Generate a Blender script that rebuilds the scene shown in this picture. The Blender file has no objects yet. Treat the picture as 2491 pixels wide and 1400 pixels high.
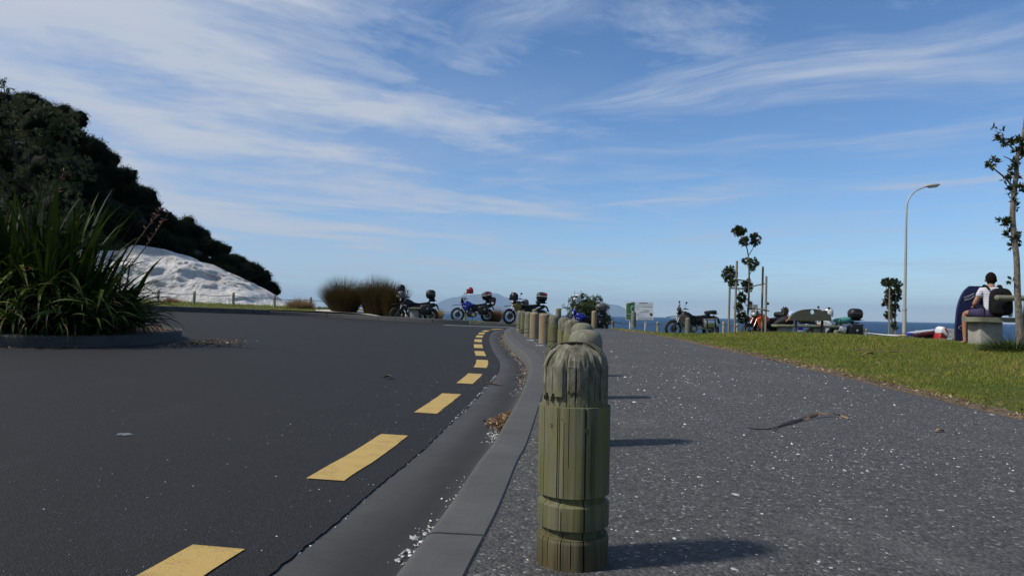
import bpy, bmesh, math, random
import numpy as np
from mathutils import Vector, Matrix, noise
from mathutils.geometry import delaunay_2d_cdt

# ------------------------------------------------------------------ camera, sky, sun, exposure
SC = bpy.context.scene
C = SC.collection
R = math.radians
PW, PH, FPX = 2491.0, 1400.0, 1800.0
EYE = np.array([0.0, 0.0, 0.68])
PITCH, ROLL = math.atan(63.6 / FPX), R(1.105)
FWD = np.array([0, math.cos(PITCH), math.sin(PITCH)])
_u0 = np.array([0, -math.sin(PITCH), math.cos(PITCH)]); _r0 = np.array([1.0, 0, 0])
RGT = _r0 * math.cos(ROLL) + _u0 * math.sin(ROLL)
UPV = -_r0 * math.sin(ROLL) + _u0 * math.cos(ROLL)
cam_data = bpy.data.cameras.new('camera')
cam_data.sensor_width = 36; cam_data.lens = 36 * FPX / PW
cam_data.clip_start = 0.05; cam_data.clip_end = 60000
cam = bpy.data.objects.new('camera', cam_data); C.objects.link(cam)
cam.matrix_world = Matrix(((RGT[0], UPV[0], -FWD[0], EYE[0]), (RGT[1], UPV[1], -FWD[1], EYE[1]),
                           (RGT[2], UPV[2], -FWD[2], EYE[2]), (0, 0, 0, 1)))
SC.camera = cam

SUN_EL, SUN_AZ = R(46), R(-106)          # azimuth measured clockwise from +Y
S = Vector((math.sin(SUN_AZ) * math.cos(SUN_EL), math.cos(SUN_AZ) * math.cos(SUN_EL), math.sin(SUN_EL)))
sun_data = bpy.data.lights.new('sun', 'SUN')
sun_data.energy = 4.2; sun_data.angle = R(5.0); sun_data.color = (1.0, 0.94, 0.85)
sun = bpy.data.objects.new('sun', sun_data); C.objects.link(sun)
sun.rotation_euler = S.to_track_quat('Z', 'Y').to_euler()

def nd(nt, kind, **kw):
    n = nt.nodes.new(kind)
    for k, v in kw.items():
        if k.startswith('i_'):
            n.inputs[k[2:].replace('_', ' ')].default_value = v
        else:
            setattr(n, k, v)
    return n
def mth(nt, op, a, b=None, c=None, clamp=False):
    n = nt.nodes.new('ShaderNodeMath'); n.operation = op; n.use_clamp = clamp
    for i, v in enumerate((a, b, c)):
        if v is None: continue
        if isinstance(v, (int, float)): n.inputs[i].default_value = v
        else: nt.links.new(v, n.inputs[i])
    return n.outputs[0]
def ramp(nt, fac, stops, interp='LINEAR'):
    n = nt.nodes.new('ShaderNodeValToRGB'); cr = n.color_ramp; cr.interpolation = interp
    while len(cr.elements) < len(stops): cr.elements.new(0.5)
    for e, (p, col) in zip(cr.elements, stops):
        e.position = p
        e.color = (col, col, col, 1) if isinstance(col, (int, float)) else (*col, 1)
    nt.links.new(fac, n.inputs[0]); return n.outputs[0]
def mixc(nt, fac, a, b, mode='MIX'):
    n = nt.nodes.new('ShaderNodeMix'); n.data_type = 'RGBA'; n.blend_type = mode
    for sock, v in ((n.inputs[0], fac), (n.inputs[6], a), (n.inputs[7], b)):
        if isinstance(v, (int, float)): sock.default_value = v
        elif isinstance(v, tuple): sock.default_value = (*v, 1) if len(v) == 3 else v
        else: nt.links.new(v, sock)
    return n.outputs[2]
def noise_n(nt, vec, scale, detail=4, rough=0.55, dist=0.0):
    n = nt.nodes.new('ShaderNodeTexNoise'); n.inputs['Scale'].default_value = scale
    n.inputs['Detail'].default_value = detail; n.inputs['Roughness'].default_value = rough
    n.inputs['Distortion'].default_value = dist
    if vec is not None: nt.links.new(vec, n.inputs['Vector'])
    return n.outputs['Fac']
def mapping(nt, vec, scale=(1, 1, 1), rot=(0, 0, 0), loc=(0, 0, 0)):
    n = nt.nodes.new('ShaderNodeMapping'); n.inputs['Scale'].default_value = scale
    n.inputs['Rotation'].default_value = rot; n.inputs['Location'].default_value = loc
    nt.links.new(vec, n.inputs['Vector']); return n.outputs[0]

world = bpy.data.worlds.new('World'); SC.world = world; world.use_nodes = True
wn = world.node_tree; wn.nodes.clear()
sky = nd(wn, 'ShaderNodeTexSky', sky_type='NISHITA', sun_disc=False, sun_elevation=SUN_EL,
         sun_rotation=SUN_AZ, altitude=10, air_density=0.9, dust_density=0.0, ozone_density=3.0)
SKY_STRENGTH = 0.122
tc = wn.nodes.new('ShaderNodeTexCoord')
sep = wn.nodes.new('ShaderNodeSeparateXYZ'); wn.links.new(tc.outputs['Generated'], sep.inputs[0])
zc = mth(wn, 'MAXIMUM', sep.outputs[2], 0.0)
zz = mth(wn, 'ADD', zc, 0.035)
cmb = wn.nodes.new('ShaderNodeCombineXYZ')
wn.links.new(mth(wn, 'DIVIDE', sep.outputs[0], zz), cmb.inputs[0])
wn.links.new(mth(wn, 'DIVIDE', sep.outputs[1], zz), cmb.inputs[1])
pl = cmb.outputs[0]
# warped plane coordinates so that streaks curl a little
warp = noise_n(wn, mapping(wn, pl, (0.5, 0.4, 1)), 1.0, 3)
wv = wn.nodes.new('ShaderNodeCombineXYZ'); wn.links.new(mth(wn, 'MULTIPLY_ADD', warp, 0.9, -0.45), wv.inputs[0])
wn.links.new(mth(wn, 'MULTIPLY_ADD', warp, 0.9, -0.45), wv.inputs[1])
va = wn.nodes.new('ShaderNodeVectorMath'); va.operation = 'ADD'
wn.links.new(pl, va.inputs[0]); wn.links.new(wv.outputs[0], va.inputs[1])
plw = va.outputs[0]
bias = mth(wn, 'MULTIPLY_ADD', sep.outputs[0], -0.32, -0.012)                 # the cloud sheet thickens towards the left
sheet = noise_n(wn, mapping(wn, mapping(wn, plw, rot=(0, 0, R(-34))), (0.56, 0.95, 1), loc=(2.1, 6.4, 0)), 1.0, 11, 0.66, 0.2)
sheet = mth(wn, 'ADD', sheet, bias)
m1 = ramp(wn, sheet, [(0.45, 0.0), (0.53, 0.45), (0.65, 0.92)])
wisp = noise_n(wn, mapping(wn, mapping(wn, plw, rot=(0, 0, R(30))), (0.5, 1.5, 1), loc=(7.3, 2.2, 0)), 1.0, 12, 0.66, 0.35)
m2 = ramp(wn, wisp, [(0.47, 0.0), (0.57, 0.24), (0.70, 0.85)])
az = mapping(wn, tc.outputs['Generated'], (5, 5, 26), (0, 0, 0), (0.3, 2.0, 0.0))
low = noise_n(wn, az, 1.0, 6, 0.55)
lowm = ramp(wn, zc, [(0.0, 0.15), (0.03, 0.8), (0.08, 0.8), (0.16, 0.0)])
m3 = mth(wn, 'MULTIPLY', ramp(wn, low, [(0.50, 0.0), (0.66, 0.55)]), lowm)
veil = noise_n(wn, mapping(wn, plw, (0.30, 0.22, 1), (0, 0, R(10)), (1.3, 5.2, 0)), 1.0, 7, 0.6)       # thin low veil, denser to the left
m4 = mth(wn, 'MULTIPLY', ramp(wn, mth(wn, 'ADD', veil, mth(wn, 'MULTIPLY', sep.outputs[0], -0.14)), [(0.42, 0.0), (0.62, 0.62)]), ramp(wn, zc, [(0.0, 0.5), (0.06, 1.0), (0.20, 0.8), (0.34, 0.0)]))
mask = mth(wn, 'MAXIMUM', mth(wn, 'MAXIMUM', m1, m2), mth(wn, 'MAXIMUM', m3, m4))
mask = mth(wn, 'MULTIPLY', mask, ramp(wn, zc, [(0.0, 0.45), (0.08, 0.9), (0.2, 1.0)]))
hs = nd(wn, 'ShaderNodeHueSaturation', i_Saturation=1.06, i_Value=1.0)
wn.links.new(sky.outputs[0], hs.inputs['Color'])
tint = mixc(wn, 1.0, hs.outputs[0], (0.78, 0.93, 1.07), 'MULTIPLY')
skyc = mixc(wn, 1.0, tint, (SKY_STRENGTH,) * 3, 'MULTIPLY')
cc = mixc(wn, ramp(wn, sheet, [(0.5, 0.0), (0.8, 1.0)]), (0.46, 0.54, 0.68), (0.60, 0.63, 0.69))
col = mixc(wn, mask, skyc, cc)
bg = nd(wn, 'ShaderNodeBackground', i_Strength=1.0); wn.links.new(col, bg.inputs[0])
wo = wn.nodes.new('ShaderNodeOutputWorld'); wn.links.new(bg.outputs[0], wo.inputs[0])

SC.view_settings.view_transform = 'Standard'; SC.view_settings.look = 'None'
SC.view_settings.exposure = 0.0; SC.view_settings.gamma = 1.0; SC.view_settings.use_curve_mapping = False
SC.render.engine = 'CYCLES'
SC.cycles.use_denoising = True
SC.cycles.max_bounces = 6; SC.cycles.diffuse_bounces = 3; SC.cycles.glossy_bounces = 2
SC.cycles.transparent_max_bounces = 6; SC.cycles.volume_bounces = 0; SC.cycles.caustics_reflective = False
SC.cycles.sample_clamp_indirect = 4

# ------------------------------------------------------------------ helpers
rng = np.random.default_rng(7); random.seed(7)

def sm(a, b, x):
    t = np.clip((np.asarray(x, float) - a) / (b - a), 0, 1); return t * t * (3 - 2 * t)
def at(px, py, Y):
    """world point at forward distance Y along a sight line measured on the photograph (used to survey the place)"""
    v = FWD + RGT * (px - PW / 2) / FPX - UPV * (py - PH / 2) / FPX
    return EYE + v / v[1] * Y

_mats = {}
def mat(name, color, rough=0.6, metal=0.0, color2=None, scale=8.0, stretch=(1, 1, 1), bump=0.0, bscale=None,
        detail=5, spec=0.5, lo=0.35, hi=0.65, coat=0.0, translucent=0.0):
    if name in _mats: return _mats[name]
    m = bpy.data.materials.new(name); m.use_nodes = True; nt = m.node_tree; b = nt.nodes['Principled BSDF']
    b.inputs['Roughness'].default_value = rough; b.inputs['Metallic'].default_value = metal
    b.inputs['Specular IOR Level'].default_value = spec; b.inputs['Coat Weight'].default_value = coat
    t = nt.nodes.new('ShaderNodeTexCoord'); v = mapping(nt, t.outputs['Object'], stretch)
    if color2 is None: color2 = tuple(c * 0.75 for c in color)
    f = ramp(nt, noise_n(nt, v, scale, detail), [(lo, 0.0), (hi, 1.0)])
    nt.links.new(mixc(nt, f, color, color2), b.inputs['Base Color'])
    if bump:
        bp = nd(nt, 'ShaderNodeBump', i_Strength=bump, i_Distance=0.02)
        nt.links.new(noise_n(nt, v, bscale or scale * 3, 4), bp.inputs['Height']); nt.links.new(bp.outputs[0], b.inputs['Normal'])
    _mats[name] = m; return m

def tint_mat(name, cols, rough=0.5, spec=0.4, transl=0.0):
    """foliage: colour runs over cols by the per-piece attribute 'tint'"""
    if name in _mats: return _mats[name]
    m = bpy.data.materials.new(name); m.use_nodes = True; nt = m.node_tree; b = nt.nodes['Principled BSDF']
    a = nd(nt, 'ShaderNodeAttribute', attribute_name='tint')
    n = len(cols); c = ramp(nt, a.outputs['Fac'], [(i / (n - 1), q) for i, q in enumerate(cols)])
    nt.links.new(c, b.inputs['Base Color'])
    b.inputs['Roughness'].default_value = rough; b.inputs['Specular IOR Level'].default_value = spec
    if transl:
        tr = nt.nodes.new('ShaderNodeBsdfTranslucent'); nt.links.new(c, tr.inputs[0])
        mx = nd(nt, 'ShaderNodeMixShader', i_Fac=transl)
        nt.links.new(b.outputs[0], mx.inputs[1]); nt.links.new(tr.outputs[0], mx.inputs[2])
        nt.links.new(mx.outputs[0], nt.nodes['Material Output'].inputs[0])
    _mats[name] = m; return m

def tag(o, label=None, cat=None, group=None, kind=None):
    if label: o['label'] = label
    if cat: o['category'] = cat
    if group: o['group'] = group
    if kind: o['kind'] = kind
    return o
def link(name, me, m=None, parent=None, smooth=True):
    if m is not None and not me.materials: me.materials.append(m)
    if smooth and len(me.polygons): me.polygons.foreach_set('use_smooth', [True] * len(me.polygons))
    o = bpy.data.objects.new(name, me); C.objects.link(o)
    if parent is not None: o.parent = parent
    return o
def thing(name, loc, label, cat, group=None, rz=0.0, rx=0.0, ry=0.0):
    o = bpy.data.objects.new(name, None); C.objects.link(o); o.empty_display_size = 0.1
    o.location = Vector([float(c) for c in loc]); o.rotation_euler = (rx, ry, rz)
    return tag(o, label, cat, group)
def np_mesh(name, verts, faces, tint=None):
    """verts (n,3), faces (k,3|4) -> mesh, optional per-vertex tint"""
    me = bpy.data.meshes.new(name); verts = np.asarray(verts, np.float32); faces = np.asarray(faces, np.int32)
    k, w = faces.shape
    me.vertices.add(len(verts)); me.vertices.foreach_set('co', verts.ravel())
    me.loops.add(k * w); me.loops.foreach_set('vertex_index', faces.ravel())
    me.polygons.add(k); me.polygons.foreach_set('loop_start', np.arange(k, dtype=np.int32) * w)
    if tint is not None:
        a = me.attributes.new('tint', 'FLOAT', 'POINT'); a.data.foreach_set('value', np.asarray(tint, np.float32))
    me.update(calc_edges=True); me.validate(); return me

class MB:
    """collects closed shapes into one mesh"""
    def __init__(s): s.v = []; s.f = []
    def add(s, v, f):
        o = len(s.v); s.v.extend([tuple(float(c) for c in p) for p in v]); s.f.extend([tuple(i + o for i in q) for q in f]); return s
    def rings(s, rs, cap=True, closed=False):
        n = len(rs[0]); v = [p for r in rs for p in r]; f = []
        m = len(rs)
        for i in range(m - (0 if closed else 1)):
            j = (i + 1) % m
            for k in range(n):
                l = (k + 1) % n; f.append((i * n + k, i * n + l, j * n + l, j * n + k))
        if cap and not closed:
            f.append(tuple(range(n - 1, -1, -1))); f.append(tuple((m - 1) * n + k for k in range(n)))
        return s.add(v, f)
    def tube(s, pts, r, seg=8, cap=True, flat=1.0):
        P = [Vector([float(c) for c in p]) for p in pts]; n = len(P)
        rr = r if hasattr(r, '__len__') else [r] * n
        up = None; rs = []
        for i in range(n):
            t = (P[min(i + 1, n - 1)] - P[max(i - 1, 0)]).normalized()
            if up is None:
                up = Vector((0, 0, 1)) if abs(t.z) < 0.9 else Vector((1, 0, 0))
            a = t.cross(up).normalized(); b = a.cross(t).normalized(); up = b
            rs.append([P[i] + (a * math.cos(2 * math.pi * k / seg) + b * math.sin(2 * math.pi * k / seg) * flat) * rr[i] for k in range(seg)])
        return s.rings(rs, cap)
    def box(s, c, size, rot=None, bev=0.0):
        x, y, z = [q / 2 for q in size]; b = min(bev, x * .9, y * .9, z * .9)
        M = rot if rot is not None else Matrix.Identity(3)
        if b <= 0:
            vs = [(i * x, j * y, k * z) for k in (-1, 1) for j in (-1, 1) for i in (-1, 1)]
            fs = [(0, 2, 3, 1), (4, 5, 7, 6), (0, 1, 5, 4), (2, 6, 7, 3), (0, 4, 6, 2), (1, 3, 7, 5)]
            return s.add([M @ Vector(p) + Vector(c) for p in vs], fs)
        def loop(ix, iy, zc):
            return [(-ix + b, -iy, zc), (ix - b, -iy, zc), (ix, -iy + b, zc), (ix, iy - b, zc), (ix - b, iy, zc), (-ix + b, iy, zc), (-ix, iy - b, zc), (-ix, -iy + b, zc)]
        rs = [loop(x - b * .7, y - b * .7, -z), loop(x, y, -z + b), loop(x, y, z - b), loop(x - b * .7, y - b * .7, z)]
        return s.rings([[M @ Vector(p) + Vector(c) for p in r] for r in rs])
    def lathe(s, prof, c=(0, 0, 0), axis='z', seg=24, cap=True):
        rs = []
        for r, h in prof:
            ring = []
            for k in range(seg):
                a = 2 * math.pi * k / seg; p = (r * math.cos(a), r * math.sin(a), h)
                if axis == 'y': p = (p[0], h, -p[1])
                elif axis == 'x': p = (h, p[0], p[1])
                ring.append((p[0] + c[0], p[1] + c[1], p[2] + c[2]))
            rs.append(ring)
        return s.rings(rs, cap)
    def torus(s, c, Rm, r, axis='y', seg=36, sec=10, flat=1.0):
        rs = []
        for i in range(seg):
            a = 2 * math.pi * i / seg; ring = []
            for k in range(sec):
                b = 2 * math.pi * k / sec; q = Rm + r * math.cos(b); h = r * flat * math.sin(b)
                p = (q * math.cos(a), h, q * math.sin(a)) if axis == 'y' else (q * math.cos(a), q * math.sin(a), h)
                ring.append((p[0] + c[0], p[1] + c[1], p[2] + c[2]))
            rs.append(ring)
        return s.rings(rs, closed=True)
    def sq(s, c, rad, e=0.5, seg=16, rows=10, rot=None, taper=0.0):
        """superellipsoid: e=1 an ellipsoid, e->0 a box"""
        M = rot if rot is not None else Matrix.Identity(3)
        pw = lambda v: math.copysign(abs(v) ** e, v)
        rs = []
        for i in range(rows + 1):
            ph = -math.pi / 2 + math.pi * (i + 0.001 if i == 0 else i - 0.001 if i == rows else i) / rows
            k = 1 - taper * math.sin(ph)
            rs.append([M @ Vector((rad[0] * k * pw(math.cos(ph)) * pw(math.cos(a)), rad[1] * k * pw(math.cos(ph)) * pw(math.sin(a)), rad[2] * pw(math.sin(ph)))) + Vector(c)
                       for a in [2 * math.pi * j / seg for j in range(seg)]])
        return s.rings(rs)
    def slab(s, prof, y0, y1, plane='xz', bulge=None):
        """outline extruded along the third axis; bulge = list of (t, scale) sections"""
        cx = sum(p[0] for p in prof) / len(prof); cz = sum(p[1] for p in prof) / len(prof)
        secs = bulge or [(0, 1), (1, 1)]
        rs = []
        for t, k in secs:
            y = y0 + (y1 - y0) * t
            q = [(cx + (p[0] - cx) * k, cz + (p[1] - cz) * k) for p in prof]
            rs.append([(a, y, b) if plane == 'xz' else (a, b, y) for a, b in q])
        return s.rings(rs)
    def build(s, name, m, parent=None, smooth=False, auto=True):
        me = bpy.data.meshes.new(name); me.from_pydata(s.v, [], s.f)
        bm = bmesh.new(); bm.from_mesh(me); bmesh.ops.recalc_face_normals(bm, faces=bm.faces); bm.to_mesh(me); bm.free()
        if auto:
            me.polygons.foreach_set('use_smooth', [True] * len(me.polygons)); me.set_sharp_from_angle(angle=R(38))
        me.materials.append(m)
        o = bpy.data.objects.new(name, me); C.objects.link(o)
        if parent is not None: o.parent = parent
        return o
PIL = [(0, .72), (.06, .88), (.2, .97), (.5, 1), (.8, .97), (.94, .88), (1, .72)]

def spline(pts, n):
    """Catmull-Rom resampling of a polyline to n points"""
    P = np.array(pts, float); P = np.vstack([2 * P[0] - P[1], P, 2 * P[-1] - P[-2]])
    out = []
    m = len(P) - 3
    for i in range(m):
        for t in np.linspace(0, 1, 24, endpoint=False):
            a, b, c, d = P[i:i + 4]
            out.append(.5 * (2 * b + (c - a) * t + (2 * a - 5 * b + 4 * c - d) * t * t + (3 * b - a - 3 * c + d) * t ** 3))
    out.append(P[-2]); out = np.array(out)
    L = np.r_[0, np.cumsum(np.linalg.norm(np.diff(out, axis=0), axis=1))]
    s = np.linspace(0, L[-1], n)
    return np.stack([np.interp(s, L, out[:, k]) for k in range(out.shape[1])], 1)

def inside(poly, x, y):
    poly = np.asarray(poly); r = np.zeros(np.shape(x), bool); j = len(poly) - 1
    for i in range(len(poly)):
        xi, yi = poly[i]; xj, yj = poly[j]
        c = ((yi > y) != (yj > y)) & (x < (xj - xi) * (y - yi) / (yj - yi + 1e-12) + xi)
        r ^= c; j = i
    return r

def patch(name, poly, zf, m, step=0.5, near=None, skirt=0.0, noise_amp=0.0):
    """a ground sheet: outline + inner points triangulated, heights from zf"""
    poly = np.asarray(poly, float); nb = len(poly)
    x0, y0 = poly.min(0); x1, y1 = poly.max(0)
    gx, gy = np.meshgrid(np.arange(x0, x1, step), np.arange(y0, y1, step)); gx = gx.ravel(); gy = gy.ravel()
    k = inside(poly, gx, gy); gx, gy = gx[k], gy[k]
    pts = [Vector(p) for p in poly] + [Vector(p) for p in zip(gx, gy)]
    vo, eo, fo, *_ = delaunay_2d_cdt(pts, [], [list(range(nb))], 1, 1e-5)
    xy = np.array([(v.x, v.y) for v in vo]); z = zf(xy[:, 0], xy[:, 1])
    verts = [(a, b, c) for (a, b), c in zip(xy, z)]
    me = bpy.data.meshes.new(name); me.from_pydata(verts, [], [tuple(f) for f in fo])
    bm = bmesh.new(); bm.from_mesh(me); bmesh.ops.recalc_face_normals(bm, faces=bm.faces)
    if bm.faces and sum(f.normal.z for f in bm.faces) < 0: bmesh.ops.reverse_faces(bm, faces=bm.faces)
    if skirt:
        be = [e for e in bm.edges if e.is_boundary]
        r = bmesh.ops.extrude_edge_only(bm, edges=be)
        for v in [g for g in r['geom'] if isinstance(g, bmesh.types.BMVert)]: v.co.z -= skirt
    bm.to_mesh(me); bm.free()
    return link(name, me, m, smooth=not skirt)

# ------------------------------------------------------------------ lie of the land
GY = np.array([-20, 0, 4, 8, 12, 16, 20, 24, 30, 36, 45, 80.]); GZ = np.array([0, 0, 0, .03, .07, .12, .165, .2, .26, .32, .36, .4])
def g(Y): return np.interp(Y, GY, GZ)
def drop(X, Y): return sm(0.5, 6, X) * sm(26, 33, Y) * .42
def z_road(X, Y): return g(Y) - .11 - .026 * np.clip(X, -40, 0) - drop(X, Y)
def z_path(X, Y): return g(Y) - .006 - drop(X, Y)
EDGE = np.array([(3.5, -6), (3.52, 0), (3.55, 3), (3.59, 5.19), (3.67, 6.57), (3.82, 9.1), (3.95, 11.8), (3.97, 15.5), (3.95, 20), (3.7, 24), (3.4, 27.5), (3.3, 28.6)])
def edge_x(Y): return np.interp(Y, EDGE[:, 1], EDGE[:, 0])
def z_lawn(X, Y):
    X = np.asarray(X, float); Y = np.asarray(Y, float)
    T = .30 + .0065 * np.clip(Y - 12, -12, 10) - .036 * np.clip(X - 6.8, 0, 6) * sm(13.5, 18, Y); e = edge_x(Y)
    z = g(Y) + (T - g(Y)) * sm(0, 5.2, X - e) + .012 * np.sin(X * 1.7 + Y) * sm(.3, 2, X - e)
    zf = -.10 - .03 * (X - 6.9)
    w = sm(20.6, 25.5, Y) * sm(0.0, 2.2, X - e)
    z = z * (1 - w) + zf * w
    z = z - sm(33, 42, Y) * 1.5
    return np.where(Y > 27.5, np.minimum(z, g(Y) - drop(X, Y)), z)
def z_verge(X, Y):
    return z_road(X, Y) + .015 + .19 * sm(-5.0, -6.2, X) + .03 * np.clip(Y - 31.5, 0, 4) * sm(-5, -8, X) - 2.5 * sm(38, 45, Y) * sm(-9, -4, X) - 4 * sm(44, 60, Y)
# ------------------------------------------------------------------ ground materials
def ground_mat(name, c_lo, c_hi, stone, bump, big=0.35, rough=0.85, fleck=None, bdist=0.006, spec=0.3):
    m = bpy.data.materials.new(name); m.use_nodes = True; nt = m.node_tree; b = nt.nodes['Principled BSDF']
    t = nt.nodes.new('ShaderNodeTexCoord').outputs['Object']
    vo = nd(nt, 'ShaderNodeTexVoronoi', i_Scale=stone, feature='F1'); nt.links.new(t, vo.inputs['Vector'])
    vs = nt.nodes.new('ShaderNodeSeparateColor'); nt.links.new(vo.outputs['Color'], vs.inputs[0])
    f = mth(nt, 'MULTIPLY_ADD', vs.outputs[0], 0.55, mth(nt, 'MULTIPLY', noise_n(nt, t, stone * .35, 6), 0.5))
    pit = ramp(nt, noise_n(nt, t, stone * .28, 6, .7), [(.50, 0.0), (.66, 1.0)])
    bigv = ramp(nt, noise_n(nt, t, big, 8, .65), [(.35, 0.0), (.7, 1.0)])
    c = mixc(nt, f, c_lo, c_hi)
    c = mixc(nt, mth(nt, 'MULTIPLY', pit, .75), c, tuple(q * .8 for q in c_lo))
    c = mixc(nt, mth(nt, 'MULTIPLY', bigv, .5), c, tuple(q * .45 for q in c_hi))
    st = ramp(nt, noise_n(nt, mapping(nt, t, (1.4, .5, 1)), 1.3, 7, .65), [(.56, 0.0), (.75, 1.0)])
    c = mixc(nt, mth(nt, 'MULTIPLY', st, .30), c, tuple(min(1, q * 1.6) for q in c_hi))
    if fleck:
        g2 = mth(nt, 'GREATER_THAN', vs.outputs[1], fleck)
        c = mixc(nt, mth(nt, 'MULTIPLY', g2, .55), c, tuple(min(1, q * 2.4) for q in c_hi))
    nt.links.new(c, b.inputs['Base Color']); b.inputs['Roughness'].default_value = rough; b.inputs['Specular IOR Level'].default_value = spec
    h = mth(nt, 'ADD', mth(nt, 'MULTIPLY', vo.outputs['Distance'], -1.0), mth(nt, 'MULTIPLY', noise_n(nt, t, stone * .8, 3), .5))
    bp = nd(nt, 'ShaderNodeBump', i_Strength=bump, i_Distance=bdist); nt.links.new(h, bp.inputs['Height']); nt.links.new(bp.outputs[0], b.inputs['Normal'])
    return m
M_ROAD = ground_mat('asphalt_fine', (.0076, .0078, .0083), (.0220, .0226, .0242), 150, .6, fleck=.98)
M_PATH = ground_mat('chip_seal', (.019, .0188, .0186), (.115, .113, .110), 85, .7, fleck=.965, bdist=.007)

def concrete_mat(name, base, dark, stain=1.0, scale=1.0):
    m = bpy.data.materials.new(name); m.use_nodes = True; nt = m.node_tree; b = nt.nodes['Principled BSDF']
    t = nt.nodes.new('ShaderNodeTexCoord').outputs['Object']
    n1 = ramp(nt, noise_n(nt, t, 2.2 * scale, 8, .65), [(.3, 0.0), (.72, 1.0)])
    n2 = noise_n(nt, t, 90 * scale, 3)
    br = noise_n(nt, mapping(nt, t, (3, 55, 8)), 3.0, 4)
    c = mixc(nt, mth(nt, 'MULTIPLY', n1, .8 * stain), base, dark)
    c = mixc(nt, mth(nt, 'MULTIPLY', ramp(nt, br, [(.45, 0.0), (.7, 1.0)]), .35), c, tuple(q * .6 for q in dark))
    c = mixc(nt, mth(nt, 'MULTIPLY', n2, .3), c, tuple(min(1, q * 1.25) for q in base))
    nt.links.new(c, b.inputs['Base Color']); b.inputs['Roughness'].default_value = .85; b.inputs['Specular IOR Level'].default_value = .3
    bp = nd(nt, 'ShaderNodeBump', i_Strength=.35, i_Distance=.004); nt.links.new(mth(nt, 'ADD', n2, br), bp.inputs['Height']); nt.links.new(bp.outputs[0], b.inputs['Normal'])
    return m
M_KERB = concrete_mat('kerb_concrete', (.088, .087, .084), (.044, .043, .042))
M_GUT = concrete_mat('gutter_concrete', (.074, .073, .071), (.034, .034, .033))
M_CONC = concrete_mat('bench_concrete', (.30, .29, .25), (.16, .155, .13), scale=2.5)
M_CONCG = concrete_mat('aged_slab', (.20, .20, .14), (.09, .09, .06), scale=3)

# ------------------------------------------------------------------ sea, far hills, base ground
def sea():
    m = bpy.data.materials.new('sea_water'); m.use_nodes = True; nt = m.node_tree; b = nt.nodes['Principled BSDF']
    b.inputs['Base Color'].default_value = (.010, .045, .105, 1); b.inputs['Roughness'].default_value = .42
    b.inputs['IOR'].default_value = 1.33; b.inputs['Specular IOR Level'].default_value = .22
    t = nt.nodes.new('ShaderNodeTexCoord').outputs['Object']
    n = noise_n(nt, mapping(nt, t, (.05, .16, 1)), 1.0, 8, .6)
    bp = nd(nt, 'ShaderNodeBump', i_Strength=1.0, i_Distance=6.0); nt.links.new(n, bp.inputs['Height']); nt.links.new(bp.outputs[0], b.inputs['Normal'])
    v = [(-30000, 30, -7), (30000, 30, -7), (30000, 34000, -7), (-30000, 34000, -7)]
    return tag(link('sea', np_mesh('sea', v, [(0, 1, 2, 3)]), m, smooth=False), kind='structure')
sea()

def far_hills():
    m = mat('far_bush', (.035, .05, .03), .9, color2=(.02, .03, .02), scale=.0015)
    Y = 29000.0
    prof = [(1030, 762), (1060, 740), (1085, 727), (1110, 722), (1140, 717), (1165, 716), (1190, 712), (1215, 716), (1250, 728), (1280, 736), (1300, 741), (1325, 752), (1345, 764)]
    prof2 = [(1390, 768), (1420, 752), (1445, 743), (1475, 740), (1500, 742), (1525, 752), (1560, 770)]
    for pr in (prof, prof2):
        P = spline(pr, 60); verts = []; n = len(P)
        for i, (px, py) in enumerate(P):
            top = at(px, py, Y)
            h = max(top[2] + 7, 2) * (1 + .06 * noise.noise((px * .06, 1.3, 0)))
            for k, (dy, q) in enumerate([(-2100, 0), (-1100, .45), (-450, .82), (0, 1), (750, .75), (2100, 0)]):
                verts.append((top[0] * (Y + dy) / Y, Y + dy, -8 + h * q + (0 if q in (0, 1) else h * .12 * noise.noise((px * .09, dy * .001, 2)))))
        faces = [(i * 6 + k, (i + 1) * 6 + k, (i + 1) * 6 + k + 1, i * 6 + k + 1) for i in range(n - 1) for k in range(5)]
        tag(link('hill', np_mesh('hill', verts, faces), m), kind='structure')
far_hills()

M_DIRT = ground_mat('earth', (.05, .045, .03), (.11, .095, .065), 30, .6, rough=.95, bdist=.02)
def base_ground():
    xs = np.linspace(-80, 60, 90); ys = np.linspace(-15, 75, 70)
    X, Y = np.meshgrid(xs, ys)
    z = np.where(X < .3, z_road(X, Y) - .18, np.where(X < 3.6, g(Y) - .3 - drop(X, Y), np.minimum(z_lawn(X, Y) - .14, g(Y) - drop(X, Y) - .1)))
    z = z - sm(36, 55, Y) * 9 * sm(-11, -5, X) - sm(55, 75, Y) * 9 * sm(-5, -11, X)
    n = len(xs); idx = np.arange(n * len(ys)).reshape(len(ys), n)
    f = np.stack([idx[:-1, :-1], idx[:-1, 1:], idx[1:, 1:], idx[1:, :-1]], -1).reshape(-1, 4)
    return tag(link('ground', np_mesh('ground', np.stack([X, Y, z], -1).reshape(-1, 3), f), M_DIRT), kind='structure')
base_ground()

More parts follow.
